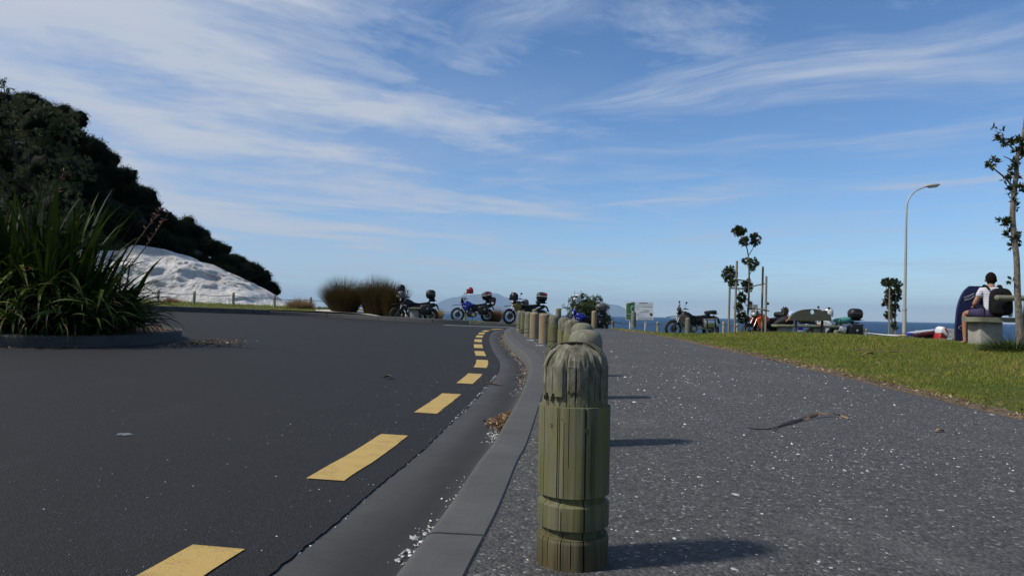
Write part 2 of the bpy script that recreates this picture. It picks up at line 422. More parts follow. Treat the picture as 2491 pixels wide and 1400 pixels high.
# ------------------------------------------------------------------ kerb line, gutter, road, footpath
KLINE = spline([(-.60, -6), (-.50, -2), (-.42, 0), (-.33, 1.4), (-.28, 1.94), (-.20, 2.65), (-.13, 3.45), (-.07, 4.0), (.03, 5.26), (.11, 6.3), (.18, 7.42), (.25, 8.71), (.28, 9.9), (.25, 11.4),
                (.07, 14.2), (-.09, 17.6), (-.16, 20.4), (-.17, 22.8), (-.10, 24.6), (.18, 26.3), (.75, 27.6), (1.7, 28.5), (3.0, 29.0), (5.0, 29.3), (8, 29.5)], 420)
_t = np.gradient(KLINE, axis=0); _t /= np.linalg.norm(_t, axis=1)[:, None]
KN = np.stack([_t[:, 1], -_t[:, 0]], 1)                              # to the right: towards the footpath
KS = np.r_[0, np.cumsum(np.linalg.norm(np.diff(KLINE, axis=0), axis=1))]
def koff(d): return KLINE + KN * d
def kz(i): return float(g(KLINE[i, 1]) - drop(KLINE[i, 0], KLINE[i, 1]))
def sweep(prof, i0, i1, name, m, parent=None, closed=True, cut=0.0):
    rs = []
    for i in range(i0, i1 + 1):
        p = KLINE[i].copy()
        if cut and i in (i0, i1): p = p + _t[i] * (cut if i == i0 else -cut)
        rs.append([(p[0] + KN[i, 0] * u, p[1] + KN[i, 1] * u, kz(i) + z) for u, z in prof])
    b = MB()
    if closed: b.rings(rs)
    else:
        n = len(prof); v = [q for r in rs for q in r]
        b.add(v, [(i * n + k, i * n + k + 1, (i + 1) * n + k + 1, (i + 1) * n + k) for i in range(len(rs) - 1) for k in range(n - 1)])
    return b.build(name, m, parent)
kerb = bpy.data.objects.new('kerb', None); C.objects.link(kerb); tag(kerb, kind='structure')
KPROF = [(-.062, -.20), (-.062, -.124), (-.048, -.09), (-.020, -.024), (-.010, -.007), (.004, -.001), (.02, .001), (.164, .001), (.170, -.005), (.172, -.20)]
jn = [0]
for s in np.arange(1.55, KS[-1], 3.73):
    jn.append(int(np.searchsorted(KS, s + 3.0)))
jn = sorted(set(min(j, 419) for j in jn)) + [419]
for a, b_ in zip(jn[:-1], jn[1:]):
    if b_ > a: sweep(KPROF, a, b_, 'kerb_segment', M_KERB, kerb, cut=.008)
def z_road_s(X, Y): return z_road(X, Y) + .004
def gutter():
    prof = [(-.47, -.101, .1), (-.40, -.103, .05), (-.33, -.109, .25), (-.25, -.118, .7), (-.18, -.127, 1.0), (-.12, -.131, .95), (-.085, -.130, .5), (-.055, -.126, .3)]
    V = []; T = []; n = len(prof)
    for i in range(420):
        for u, z, d in prof:
            x = KLINE[i] + KN[i] * u; w = float(sm(-.30, -.42, u)); V.append((x[0], x[1], (kz(i) + z) * (1 - w) + (float(z_road_s(x[0], x[1])) - .006) * w)); T.append(np.clip(d + .25 * noise.noise((KS[i] * 1.3, u * 14, 0)) + .12 * noise.noise((KS[i] * 6, u * 30, 2)), 0, 1))
    F = [(i * n + k, i * n + k + 1, (i + 1) * n + k + 1, (i + 1) * n + k) for i in range(419) for k in range(n - 1)]
    nt = M_GUT.node_tree; b = nt.nodes['Principled BSDF']; old = b.inputs['Base Color'].links[0].from_socket
    a = nd(nt, 'ShaderNodeAttribute', attribute_name='tint'); nt.links.new(mixc(nt, mth(nt, 'MULTIPLY', a.outputs['Fac'], .75), old, (.018, .0175, .017)), b.inputs['Base Color'])
    return tag(link('gutter', np_mesh('gutter', V, F, T), M_GUT), kind='structure')
gutter()

jag = np.array([.007 * noise.noise((s * 3.1, 0, 0)) + .007 * noise.noise((s * 17, 4, 0)) + .006 * noise.noise((s * 60, 4, 0)) for s in np.linspace(0, KS[-1], 1500)])
kl2 = spline(koff(-.432), 1500); tt = np.gradient(kl2, axis=0); tt /= np.linalg.norm(tt, axis=1)[:, None]
gut_edge = kl2 + np.stack([tt[:, 1], -tt[:, 0]], 1) * jag[:, None]
FARK = spline([(-34, 17), (-26, 23), (-20, 27), (-14.2, 29.9), (-11, 31.8), (-8, 32.3), (-5, 31.3), (-3.2, 30.9), (-1.75, 31.0)], 120)
FARK2 = spline([(-1.85, 33.4), (0, 33.0), (2.5, 32.6), (6, 32.4), (9, 32.6)], 40)
road_poly = np.vstack([gut_edge, [(8.0, 32.4)], FARK2[::-1][6:], FARK[::-1], [(-34, -6)]])
def z_road_s(X, Y): return z_road(X, Y) + .004
road = tag(patch('road', road_poly, z_road_s, M_ROAD, .6, skirt=.04), kind='structure')

M_YEL = mat('yellow_paint', (.46, .31, .085), .7, color2=(.30, .20, .06), scale=9, bump=.25, bscale=260, lo=.48, hi=.8, detail=10)
_nt = M_YEL.node_tree; _b = _nt.nodes['Principled BSDF']; _o = _b.inputs['Base Color'].links[0].from_socket; _tc = _nt.nodes.new('ShaderNodeTexCoord').outputs['Object']
_wear = mth(_nt, 'MULTIPLY', ramp(_nt, noise_n(_nt, _tc, 120, 4, .7), [(.56, 0.0), (.62, 1.0)]), ramp(_nt, noise_n(_nt, _tc, 5, 5, .6), [(.42, .12), (.66, .85)]))
_nt.links.new(mixc(_nt, _wear, _o, (.075, .06, .035)), _b.inputs['Base Color'])
M_WHITEP = mat('white_paint', (.55, .57, .60), .7, color2=(.4, .42, .45), scale=6)
def strip(name, i_s0, i_s1, off0, off1, m):
    s = np.linspace(i_s0, i_s1, 14); rows = []
    for k, q in enumerate(s):
        x = np.array([np.interp(q, KS, KLINE[:, j]) for j in (0, 1)]); nn = np.array([np.interp(q, KS, KN[:, j]) for j in (0, 1)])
        for off in (off0, off1):
            o = off + .006 * noise.noise((q * 25, off * 9, 0)); w = x + nn * o
            if k in (0, 13): w = w + np.array((0, .012 * noise.noise((q * 9, off * 40, 3))))
            rows.append((w[0], w[1], float(z_road_s(w[0], w[1])) + .004))
    f = [(2 * i, 2 * i + 1, 2 * i + 3, 2 * i + 2) for i in range(13)]
    return link(name, np_mesh(name, rows, f), m, road)
def s_at_y(y): return float(np.interp(y, KLINE[:, 1][:330], KS[:330]))
for y0, y1 in [(-1.2, .1), (1.05, 2.31), (3.31, 4.56), (5.54, 6.85), (7.82, 9.01), (9.95, 11.4), (12.3, 13.5), (14.4, 15.7), (16.6, 17.9), (18.9, 20.2), (21.1, 22.4), (23.3, 24.6)]:
    strip('painted_dash', s_at_y(y0), s_at_y(y1), -.775, -.60, M_YEL)
s_end = s_at_y(24.6)
strip('painted_dash', s_end + .9, s_end + 2.2, -.775, -.60, M_YEL)
def paint_quad(name, pts, m):
    return link(name, np_mesh(name, [(x, y, float(z_road_s(x, y)) + .004) for x, y in pts], [(0, 1, 2, 3)]), m, road)
paint_quad('painted_line', [(-2.6, 28.4), (.6, 28.9), (.6, 29.12), (-2.6, 28.62)], M_WHITEP)

path_poly = np.vstack([koff(.166)[20:], [(8, 29.0), (5, 28.9)], EDGE[::-1] + np.array((.25, 0))])
footpath = tag(patch('footpath', path_poly, z_path, M_PATH, .5), kind='structure')

# ------------------------------------------------------------------ lawn and verge
def grassground_mat():
    m = bpy.data.materials.new('turf_soil'); m.use_nodes = True; nt = m.node_tree; b = nt.nodes['Principled BSDF']
    t = nt.nodes.new('ShaderNodeTexCoord').outputs['Object']
    f = ramp(nt, noise_n(nt, t, .9, 8, .65), [(.35, 0.0), (.68, 1.0)])
    c = mixc(nt, f, (.075, .095, .018), (.12, .11, .035))
    c = mixc(nt, ramp(nt, noise_n(nt, t, 26, 5), [(.4, 0.0), (.7, .8)]), c, (.035, .05, .01))
    nt.links.new(c, b.inputs['Base Color']); b.inputs['Roughness'].default_value = .95; b.inputs['Specular IOR Level'].default_value = .1
    bp = nd(nt, 'ShaderNodeBump', i_Strength=.8, i_Distance=.03); nt.links.new(noise_n(nt, t, 40, 5), bp.inputs['Height']); nt.links.new(bp.outputs[0], b.inputs['Normal'])
    return m
M_TURF = grassground_mat()
ejag = spline(EDGE, 300); ejag[:, 0] += np.array([.05 * noise.noise((y * 1.1, 3, 0)) + .035 * noise.noise((y * 6, 3, 0)) for y in ejag[:, 1]])
lawn_poly = np.vstack([ejag, [(5, 28.7), (8, 28.8), (14, 38), (45, 44), (45, -6)]])
lawn = tag(patch('lawn', lawn_poly, lambda X, Y: z_lawn(X, Y) + .006 - .05 * (1 - sm(-.05, .12, X - edge_x(Y))), M_TURF, .45), kind='structure')
wy = ejag[(ejag[:, 1] > 2.5) & (ejag[:, 1] < 22)]
wid = np.array([.20 + .16 * noise.noise((y * .9, 8, 0)) + .10 * noise.noise((y * 3.7, 8, 0)) + .05 * noise.noise((y * 13, 8, 0)) for y in wy[:, 1]])
worn_poly = np.vstack([wy + np.array((.012, 0)), (wy + np.c_[np.clip(wid, .05, .6), np.zeros(len(wy))])[::-1]])
M_SOIL = ground_mat('worn_soil', (.060, .042, .026), (.17, .125, .080), 45, .8, big=1.5, rough=.95, bdist=.015)
tag(patch('worn_edge', worn_poly, lambda X, Y: z_lawn(X, Y) + .012 - .03 * (1 - sm(.0, .06, X - edge_x(Y))), M_SOIL, .12), kind='structure')
verge_poly = np.vstack([[(-34, 17.2)], FARK + np.array((0, .16)), FARK2 + np.array((0, .14)), [(14, 36), (14, 60), (-60, 60), (-60, 17)]])
M_VERGE = M_TURF
verge = tag(patch('verge', verge_poly, z_verge, M_VERGE, 1.0), kind='structure')

# far kerbs: long timber and concrete edging pieces along the far side of the road
M_EDGE = concrete_mat('edging_concrete', (.085, .085, .085), (.045, .045, .046))
M_SLEEP = mat('edging_timber', (.085, .083, .07), .9, color2=(.045, .044, .04), scale=3, stretch=(1, 1, 6), bump=.3)
far_kerb = bpy.data.objects.new('far_kerb', None); C.objects.link(far_kerb); tag(far_kerb, kind='structure')
def kerb_run(line, name, ht, m, wid=.16):
    t = np.gradient(line, axis=0); t /= np.linalg.norm(t, axis=1)[:, None]; n = np.stack([-t[:, 1], t[:, 0]], 1)
    rs = []
    for i, p in enumerate(line):
        q = p + t[i] * (.012 if i == 0 else -.012 if i == len(line) - 1 else 0)
        zb = float(z_road(q[0], q[1])); h = ht if np.isscalar(ht) else ht[0] + (ht[1] - ht[0]) * i / (len(line) - 1)
        rs.append([(q[0] + n[i, 0] * u, q[1] + n[i, 1] * u, zb + z) for u, z in [(0, -.2), (.012, h - .02), (.03, h), (wid, h + .004), (wid, -.2)]])
    return MB().rings(rs).build(name, m, far_kerb)
i_683 = int(np.argmin(np.abs(FARK[:, 0] + 10.6)))
cuts = [0, 20, 38, 52]; k = 52
while k < i_683: cuts.append(k); k += 9
cuts = sorted(set(cuts + [i_683]))
for a, b_ in zip(cuts[:-1], cuts[1:]): kerb_run(FARK[a:b_ + 1], 'kerb_segment', .225, M_SLEEP)
cuts = list(range(i_683, 119, 8)) + [119]
for a, b_ in zip(cuts[:-1], cuts[1:]): kerb_run(FARK[a:b_ + 1], 'kerb_segment', .175, M_EDGE)
kerb_run(FARK2, 'kerb_segment', .10, M_EDGE)
# ------------------------------------------------------------------ foliage makers
def unit(v): return v / (np.linalg.norm(v, axis=-1, keepdims=True) + 1e-9)
def leaf_tris(P, D, L, W, r=rng, fold=.15):
    """diamond leaves: P base points, D directions"""
    n = len(P); D = unit(D); q = unit(np.cross(D, r.normal(size=(n, 3)))); up = np.cross(q, D)
    L = np.broadcast_to(L, n)[:, None]; W = np.broadcast_to(W, n)[:, None]
    a = P; b = P + D * L * .45 + q * W * .5 + up * W * fold; c = P + D * L; d = P + D * L * .45 - q * W * .5 + up * W * fold
    V = np.stack([a, b, c, d], 1).reshape(-1, 3); i = np.arange(n)[:, None] * 4
    F = np.concatenate([i + np.array([[0, 1, 2]]), i + np.array([[0, 2, 3]])])
    return V, F
def blob(c, rad, r, nu=12, nv=8, amp=.25):
    th = np.linspace(0, 2 * np.pi, nu, endpoint=False); ph = np.linspace(-np.pi / 2, np.pi / 2, nv)
    T, Pn = np.meshgrid(th, ph); k = 1 + amp * r.normal(size=T.shape) * .5
    V = np.stack([np.cos(Pn) * np.cos(T) * k * rad[0], np.cos(Pn) * np.sin(T) * k * rad[1], np.sin(Pn) * k * rad[2]], -1).reshape(-1, 3) + c
    F = []
    for j in range(nv - 1):
        for i in range(nu):
            a = j * nu + i; b = j * nu + (i + 1) % nu; F += [(a, b, b + nu), (a, b + nu, a + nu)]
    return V, np.array(F)
def join(parts):
    V = []; F = []; T = []; o = 0
    for v, f, t in parts:
        V.append(v); F.append(f + o); T.append(np.broadcast_to(t, len(v))); o += len(v)
    return np.vstack(V), np.vstack(F), np.concatenate(T)

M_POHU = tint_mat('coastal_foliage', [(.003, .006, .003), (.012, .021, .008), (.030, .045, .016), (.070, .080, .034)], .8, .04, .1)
M_BARK = mat('bark', (.12, .11, .09), .9, color2=(.05, .045, .04), scale=12, stretch=(1, 1, .3), bump=.6)
M_BARKD = mat('dark_bark', (.02, .018, .015), .95, color2=(.01, .01, .008), scale=6)

def crown_mesh(name, seed, R0=3.0, lobes=16, per=620, leaf=(.20, .09), core=True, flat=.8, lr=(.30, .52)):
    r = np.random.default_rng(seed); parts = []
    for k in range(lobes):
        d = unit(r.normal(size=3)); d[2] = abs(d[2]) * .9 - .25
        c = d * R0 * r.uniform(.45, .85) * np.array((1, 1, flat)); lrad = R0 * r.uniform(*lr)
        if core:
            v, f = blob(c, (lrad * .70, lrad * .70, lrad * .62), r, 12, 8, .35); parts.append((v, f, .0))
        n = int(per * (lrad / (R0 * .4)) ** 2)
        u = unit(r.normal(size=(n, 3))); u[:, 2] = np.where(r.random(n) < .7, np.abs(u[:, 2]), u[:, 2]); u = unit(u)
        P = c + u * lrad * r.uniform(.78, 1.08, (n, 1)) * np.array((1, 1, .92))
        # leaves gather in tufts
        tuft = c + unit(r.normal(size=(max(6, n // 22), 3))) * lrad * .95 * np.array((1, 1, .92)); own = r.integers(0, len(tuft), n)
        P = P * .55 + (tuft[own] + r.normal(size=(n, 3)) * lrad * .2) * .45 + r.normal(size=(n, 3)) * lrad * .06
        v, f = leaf_tris(P, u * .7 + r.normal(size=(n, 3)) * .5 + np.array((0, 0, .35)), r.uniform(.7, 1.25, n) * leaf[0], r.uniform(.7, 1.2, n) * leaf[1], r)
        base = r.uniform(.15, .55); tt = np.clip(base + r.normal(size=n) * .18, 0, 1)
        parts.append((v, f, np.repeat(tt, 4)))
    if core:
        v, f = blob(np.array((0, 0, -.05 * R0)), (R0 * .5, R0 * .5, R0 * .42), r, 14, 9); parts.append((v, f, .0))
    return np_mesh(name, *join(parts))

# ------------------------------------------------------------------ dark wooded hill on the left
OUT = np.array([(-500, -40), (-300, 60), (-120, 170), (0, 235), (60, 238), (110, 250), (150, 255), (185, 285), (215, 325), (240, 350), (262, 380), (290, 400), (320, 430), (350, 455), (380, 490), (410, 512),
                (450, 520), (490, 545), (505, 570), (530, 590), (560, 615), (600, 625), (630, 645), (660, 680), (675, 700), (690, 728)], float)
def wooded_hill():
    m = mat('hill_scrub', (.014, .022, .009), .95, color2=(.006, .010, .004), scale=.8, bump=.8)
    px = np.linspace(-500, 700, 70); py = np.interp(px, OUT[:, 0], OUT[:, 1])
    V = []; n = 9
    for a, b in zip(px, py):
        Yr = 62 + 14 * np.clip((a - 100) / 600, 0, 1)
        pr = at(a, min(b + 38 + 22 * np.clip((a - 300) / 120, 0, 1), 746), Yr)
        for k, t in enumerate(np.linspace(0, 1, n)):
            if t <= .7:
                q = t / .7; Y = 50 + (Yr - 50) * q + 6 * np.clip((a - 350) / 350, 0, 1) * (1 - q); z = .3 + (pr[2] - .3) * q ** .8
            else:
                q = (t - .7) / .3; Y = Yr + 30 * q; z = pr[2] * (1 - q) - 9 * q
            x = (a - PW / 2) / FPX * Y
            V.append((x, Y, z + .35 * noise.noise((x * .3, Y * .3, 0))))
    F = [(i * n + k, (i + 1) * n + k, (i + 1) * n + k + 1, i * n + k + 1) for i in range(len(px) - 1) for k in range(n - 1)]
    return tag(link('hillside', np_mesh('hillside', V, F), m), kind='structure')
wooded_hill()
crowns = [crown_mesh('crown', 100 + k, 3.0, 20 + k % 3, 640, (.20, .085)) for k in range(6)]
def trunk_mb(h, r, seed, spread=1.2, base=(0, 0, 0)):
    q = random.Random(seed); b = MB(); p = Vector(base)
    top = p + Vector((q.uniform(-.3, .3), q.uniform(-.3, .3), h))
    b.tube([p - Vector((0, 0, .4)), p + (top - p) * .35 + Vector((q.uniform(-.2, .2), 0, 0)), top], [r * 1.3, r, r * .6], 8)
    for k in range(5):
        a = k * 1.26 + q.random(); s = p + (top - p) * q.uniform(.5, .95)
        e = s + Vector((math.cos(a) * spread, math.sin(a) * spread, q.uniform(.5, 1.1) * spread))
        b.tube([s, (s + e) / 2 + Vector((0, 0, .1)), e], [r * .5, r * .35, r * .15], 6)
    return b
trunk_proto = [trunk_mb(2.6, .22, s).build('trunk', M_BARKD) for s in (1, 2)]
for t in trunk_proto: C.objects.unlink(t)
def hill_tree(px, py, Y, rad, k, label, squash=1.0):
    """px,py: middle of the crown on the photograph"""
    c = at(px, py, Y)
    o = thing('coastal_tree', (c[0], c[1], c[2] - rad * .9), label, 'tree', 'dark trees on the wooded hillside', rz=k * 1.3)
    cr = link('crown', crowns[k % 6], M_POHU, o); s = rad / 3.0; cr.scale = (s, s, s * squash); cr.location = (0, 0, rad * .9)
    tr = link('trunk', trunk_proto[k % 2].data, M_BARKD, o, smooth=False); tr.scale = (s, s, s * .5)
    return o
HT = [  # px, py, Y, radius, what singles it out
    (110, 318, 52, 2.5, 'topmost broad dark tree crown on the left hill ridge'),
    (205, 372, 56, 2.1, 'dark tree stepping down just right of the topmost hill crown'),
    (30, 420, 50, 3.0, 'shaded tree at the left picture edge below the hill top'),
    (265, 432, 60, 1.9, 'dark hill tree on the upper slope, third along the skyline'),
    (150, 450, 52, 2.7, 'shaded tree mid slope directly below the topmost crown'),
    (320, 480, 63, 1.9, 'dark hill tree halfway down the skyline, above the orange flax flowers'),
    (255, 540, 55, 2.6, 'shaded tree mid slope behind the top of the flax bush'),
    (372, 530, 66, 1.8, 'dark skyline tree just left of the dip in the ridge'),
    (345, 585, 58, 2.2, 'low dark tree behind the white rock, beside the flax flowers'),
    (445, 562, 69, 1.9, 'rounded skyline tree right after the dip in the ridge'),
    (430, 612, 62, 2.0, 'shaded tree directly above the highest part of the white rock'),
    (500, 605, 72, 1.7, 'dark tree above the middle of the white rock'),
    (545, 640, 72, 1.6, 'small dark tree above the stepped middle of the white rock'),
    (600, 668, 74, 2.1, 'rounded lone looking dark tree near the lower end of the ridge'),
    (645, 706, 75, 1.6, 'lowest dark tree at the foot of the ridge by the sky'),
    (565, 695, 70, 1.7, 'dark shrubby tree tucked behind the lower white rock'),
    (668, 735, 75, .9, 'small dark shrub ending the ridge beside the fence post'),
    (-90, 300, 50, 3.2, 'dark tree partly cut off at the upper left edge'),
    (60, 560, 46, 2.6, 'dark tree directly behind the left half of the flax bush'),
    (180, 620, 47, 2.4, 'dark tree hidden behind the middle of the flax bush'),
]
HT += [
    (70, 262, 55, 1.7, 'small dark crown poking up on the skyline left of the topmost broad crown'),
    (165, 290, 57, 1.5, 'compact dark crown on the skyline right of the topmost broad crown'),
    (235, 385, 62, 1.5, 'small dark skyline crown between the second and third hill trees'),
    (295, 440, 65, 1.5, 'small dark skyline crown above the tip of the flax flower stalks'),
    (345, 492, 68, 1.5, 'small dark skyline crown before the dip in the ridge'),
    (405, 545, 70, 1.5, 'small dark crown filling the dip in the ridge'),
    (480, 575, 73, 1.4, 'small dark crown right of the rounded skyline tree'),
    (525, 612, 74, 1.4, 'small dark crown halfway between the dip and the lower ridge end'),
    (570, 640, 75, 1.4, 'small dark crown left of the rounded tree at the lower ridge end'),
    (522, 668, 66, 1.7, 'dark tree pressed against the stepped top of the white rock'),
    (462, 640, 64, 1.7, 'dark tree right behind the rounded top of the white rock'),
    (625, 668, 76, 1.3, 'small dark crown right of the rounded tree at the lower ridge end'),
]
for k, (px, py, Y, rad, lb) in enumerate(HT): hill_tree(px, py, Y, rad, k, lb, .95)

# nearer leafy tree at the left edge, its sunlit leaf tips painted in lighter colours
M_POHU_LIT = tint_mat('lit_tip_foliage', [(.003, .005, .002), (.022, .034, .014), (.060, .075, .034), (.13, .14, .075)], .7, .08, .15)
def near_tree():
    Y = 40.0; c = at(75, 330, Y)
    o = thing('coastal_tree', (c[0], c[1], z_verge(c[0], c[1])), 'leafy tree at the left edge with upright leaf tips coloured as sunlit', 'tree', 'dark trees on the wooded hillside')
    r = np.random.default_rng(5); parts = []; lo = np.array(o.location)
    spots = [(20, 300, 1.3), (85, 300, 1.3), (150, 330, 1.1), (30, 390, 1.5), (115, 400, 1.5), (175, 420, 1.1), (60, 480, 1.5), (140, 500, 1.4), (-60, 320, 1.6), (-60, 450, 1.8), (8, 240, .7), (8, 205, .35), (170, 290, .5), (60, 270, .8), (120, 285, .7)]
    for px, py, R0 in spots:
        cc = at(px, py, Y + r.uniform(-1, 1)) - lo
        if R0 > .5:
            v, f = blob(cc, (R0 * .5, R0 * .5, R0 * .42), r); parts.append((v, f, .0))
        n = int(1500 * R0 * R0); tn = max(5, n // 16)
        tp = cc + unit(r.normal(size=(tn, 3))) * R0 * r.uniform(.6, 1.05, (tn, 1)); own = r.integers(0, tn, n)
        D = r.normal(size=(n, 3)) * .8 + np.array((0, 0, .9)) + unit(tp[own] - cc) * .6
        v, f = leaf_tris(tp[own] + r.normal(size=(n, 3)) * .04, D, r.uniform(.10, .2, n), r.uniform(.035, .06, n), r)
        t = np.clip(.45 + .5 * r.random(tn)[own] + r.normal(size=n) * .1, 0, 1); parts.append((v, f, np.repeat(t, 4)))
    link('crown', np_mesh('crown', *join(parts)), M_POHU_LIT, o)
    b = MB(); h = c[2] - lo[2]
    b.tube([(0, 0, -.4), (.2, 0, h * .4), (0, 0, h * .9)], [.3, .22, .1], 8)
    for px, py, R0 in spots: 
        e = at(px, py, Y) - lo; b.tube([(.1, 0, h * .45), tuple((e + np.array((.1, 0, h * .4))) / 2 + np.array((0, 0, .2))), tuple(e)], [.1, .07, .02], 6)
    b.build('trunk', M_BARKD, o)
near_tree()

# ------------------------------------------------------------------ white rock outcrop
def white_rock():
    m = bpy.data.materials.new('white_rock'); m.use_nodes = True; nt = m.node_tree; b = nt.nodes['Principled BSDF']
    t = nt.nodes.new('ShaderNodeTexCoord').outputs['Object']
    f = ramp(nt, noise_n(nt, t, 1.1, 9, .68, .4), [(.36, 0.0), (.66, 1.0)])
    c = mixc(nt, f, (.70, .685, .66), (.50, .48, .45))
    c = mixc(nt, ramp(nt, noise_n(nt, mapping(nt, t, (.5, .5, 1.6), (0, R(25), 0)), 1.4, 9, .7, .6), [(.54, 0.0), (.66, .7)]), c, (.36, .34, .315))
    c = mixc(nt, ramp(nt, noise_n(nt, mapping(nt, t, (1, 1, 2.5)), 5, 8, .7), [(.57, 0.0), (.78, .7)]), c, (.15, .14, .125))
    nt.links.new(c, b.inputs['Base Color']); b.inputs['Roughness'].default_value = .9; b.inputs['Specular IOR Level'].default_value = .15
    h = noise_n(nt, t, 3.2, 9, .68)
    bp = nd(nt, 'ShaderNodeBump', i_Strength=.9, i_Distance=.35); nt.links.new(h, bp.inputs['Height']); nt.links.new(bp.outputs[0], b.inputs['Normal'])
    prof = np.array([(40, 640), (150, 612), (250, 608), (320, 611), (345, 604), (400, 607), (450, 621), (482, 638), (512, 641), (550, 660), (585, 676), (620, 690), (655, 712), (672, 730), (700, 742), (760, 748), (810, 754)], float)
    nx, ny = 190, 70; V = []
    xs = np.linspace(-26.5, -9.3, nx)
    for x in xs:
        Yr = 41.5 + .04 * (x + 26)
        px = PW / 2 + x / Yr * FPX * 1.0 - 0
        py = np.interp(px, prof[:, 0], prof[:, 1]); zt = at(px, py, Yr)[2]
        for v in np.linspace(0, 1, ny):
            Y = 37.2 + 9.0 * v; zb = float(z_verge(x, min(Y, 38))) - .15
            k = math.sin(min(v / .48, 1) * math.pi / 2) ** .62 if v < .48 else max(0, math.cos((v - .48) / .52 * math.pi / 2)) ** .7
            p = Vector((x, Y, zb + (max(zt - zb, .02)) * k))
            hh = max(zt - zb, .02)
            d = .60 * noise.noise(p * .5) + .30 * (noise.ridged_multi_fractal(Vector((p.x * .55, p.y * .55, p.z * .9)) + Vector((3, 1, 2)), .9, 2.1, 6, 1.0, 2.0) - 1.0) + .12 * (noise.ridged_multi_fractal(p * 1.9 + Vector((7, 1, 2)), .8, 2.1, 5, 1.0, 2.0) - 1.0)
            led = .10 * math.sin(p.z * 3.1 + 1.4 * noise.noise(p * .6) * 3)
            a = min(1, hh / 1.2) * min(1, k * 1.7)
            V.append((p.x + .25 * noise.noise(p * .9 + Vector((9, 0, 0))) * a, p.y - (d * 1.3 + led) * a, p.z + d * .18 * a))
    F = [(i * ny + j, (i + 1) * ny + j, (i + 1) * ny + j + 1, i * ny + j + 1) for i in range(nx - 1) for j in range(ny - 1)]
    o = link('rock_outcrop', np_mesh('rock_outcrop', V, F), m)
    tag(o, 'large weathered white rock outcrop behind the rope fence', 'rock')
    return m
M_ROCK = white_rock()

# pale shell and sand bank sloping to the sea behind the fence, and the bed under the tussocks
M_SHELL = mat('shell_bed', (.55, .53, .49), .9, color2=(.34, .32, .28), scale=9, bump=.8, bscale=40)
def mound(name, px0, px1, ptop, Y0, Y1, m, label=None, cat=None):
    V = []; nx, ny = 40, 8
    for i, px in enumerate(np.linspace(px0, px1, nx)):
        zt = at(px, np.interp(px, [q[0] for q in ptop], [q[1] for q in ptop]), (Y0 + Y1) / 2)[2]
        for v in np.linspace(0, 1, ny):
            Y = Y0 + (Y1 - Y0) * v; x = (px - PW / 2) / FPX * Y; zb = float(z_verge(x, min(Y, 38))) - .08
            z = zb + max(0, zt - zb) * math.sin(math.pi * min(1, v * 1.0)) ** .7
            V.append((x, Y, z + .04 * noise.noise((x * 2, Y * 2, 0))))
    F = [(i * ny + j, (i + 1) * ny + j, (i + 1) * ny + j + 1, i * ny + j + 1) for i in range(nx - 1) for j in range(ny - 1)]
    return tag(link(name, np_mesh(name, V, F), m), kind='structure')
mound('shell_bank', 640, 990, [(640, 738), (690, 741), (740, 744), (790, 747), (850, 756), (990, 772)], 37.5, 44, M_SHELL)
bed = patch('shell_bed', [(-8.6, 32.55), (-7.5, 32.45), (-6.5, 32.1), (-5.6, 31.75), (-5.2, 33.5), (-6, 35.2), (-8, 35.4), (-9, 34)], lambda X, Y: z_verge(X, Y) + .02, M_SHELL, .4)
tag(bed, kind='structure')

# ------------------------------------------------------------------ blades: reeds, grass
def blades(base, D, L, W, bend, r, seg=4, sag=None):
    """curved tapering blades; base (n,3), D start directions, bend droop per blade"""
    n = len(base); D = unit(D); side = unit(np.cross(D, np.array((0, 0, 1.0)) + r.normal(size=(n, 3)) * .25))
    L = np.broadcast_to(L, n); W = np.broadcast_to(W, n); bend = np.broadcast_to(bend, n)
    hz = D.copy(); hz[:, 2] = 0; hz = unit(hz)
    pts = []; p = base.copy(); d = D.copy()
    for s in range(seg + 1):
        t = s / seg; w = W * (1 - t) ** .6 if s < seg else W * 0.06
        pts.append(np.stack([p - side * w[:, None] / 2, p + side * w[:, None] / 2], 1))
        d = unit(d + (hz * .5 + np.array((0, 0, -1.0))) * (bend / seg * (.4 + 1.2 * t))[:, None]); p = p + d * (L / seg)[:, None]
    V = np.stack(pts, 1).reshape(-1, 3); k = 2 * (seg + 1); i = (np.arange(n) * k)[:, None]
    F = np.concatenate([np.concatenate([i + np.array([[2 * s, 2 * s + 1, 2 * s + 3]]), i + np.array([[2 * s, 2 * s + 3, 2 * s + 2]])]) for s in range(seg)])
    return V, F, k
M_REED = tint_mat('reed_stems', [(.022, .026, .007), (.065, .055, .015), (.13, .068, .020), (.19, .09, .03)], .6, .25, .2)
M_STRAW = tint_mat('dry_grass', [(.20, .13, .06), (.34, .25, .13), (.45, .36, .22)], .8, .2, .2)
M_RUST = tint_mat('rust_grass', [(.16, .07, .025), (.28, .13, .05), (.36, .22, .10)], .8, .2, .2)
M_GREEN = tint_mat('shrub_leaf', [(.022, .04, .01), (.05, .075, .02), (.10, .125, .035)], .5, .3, .25)
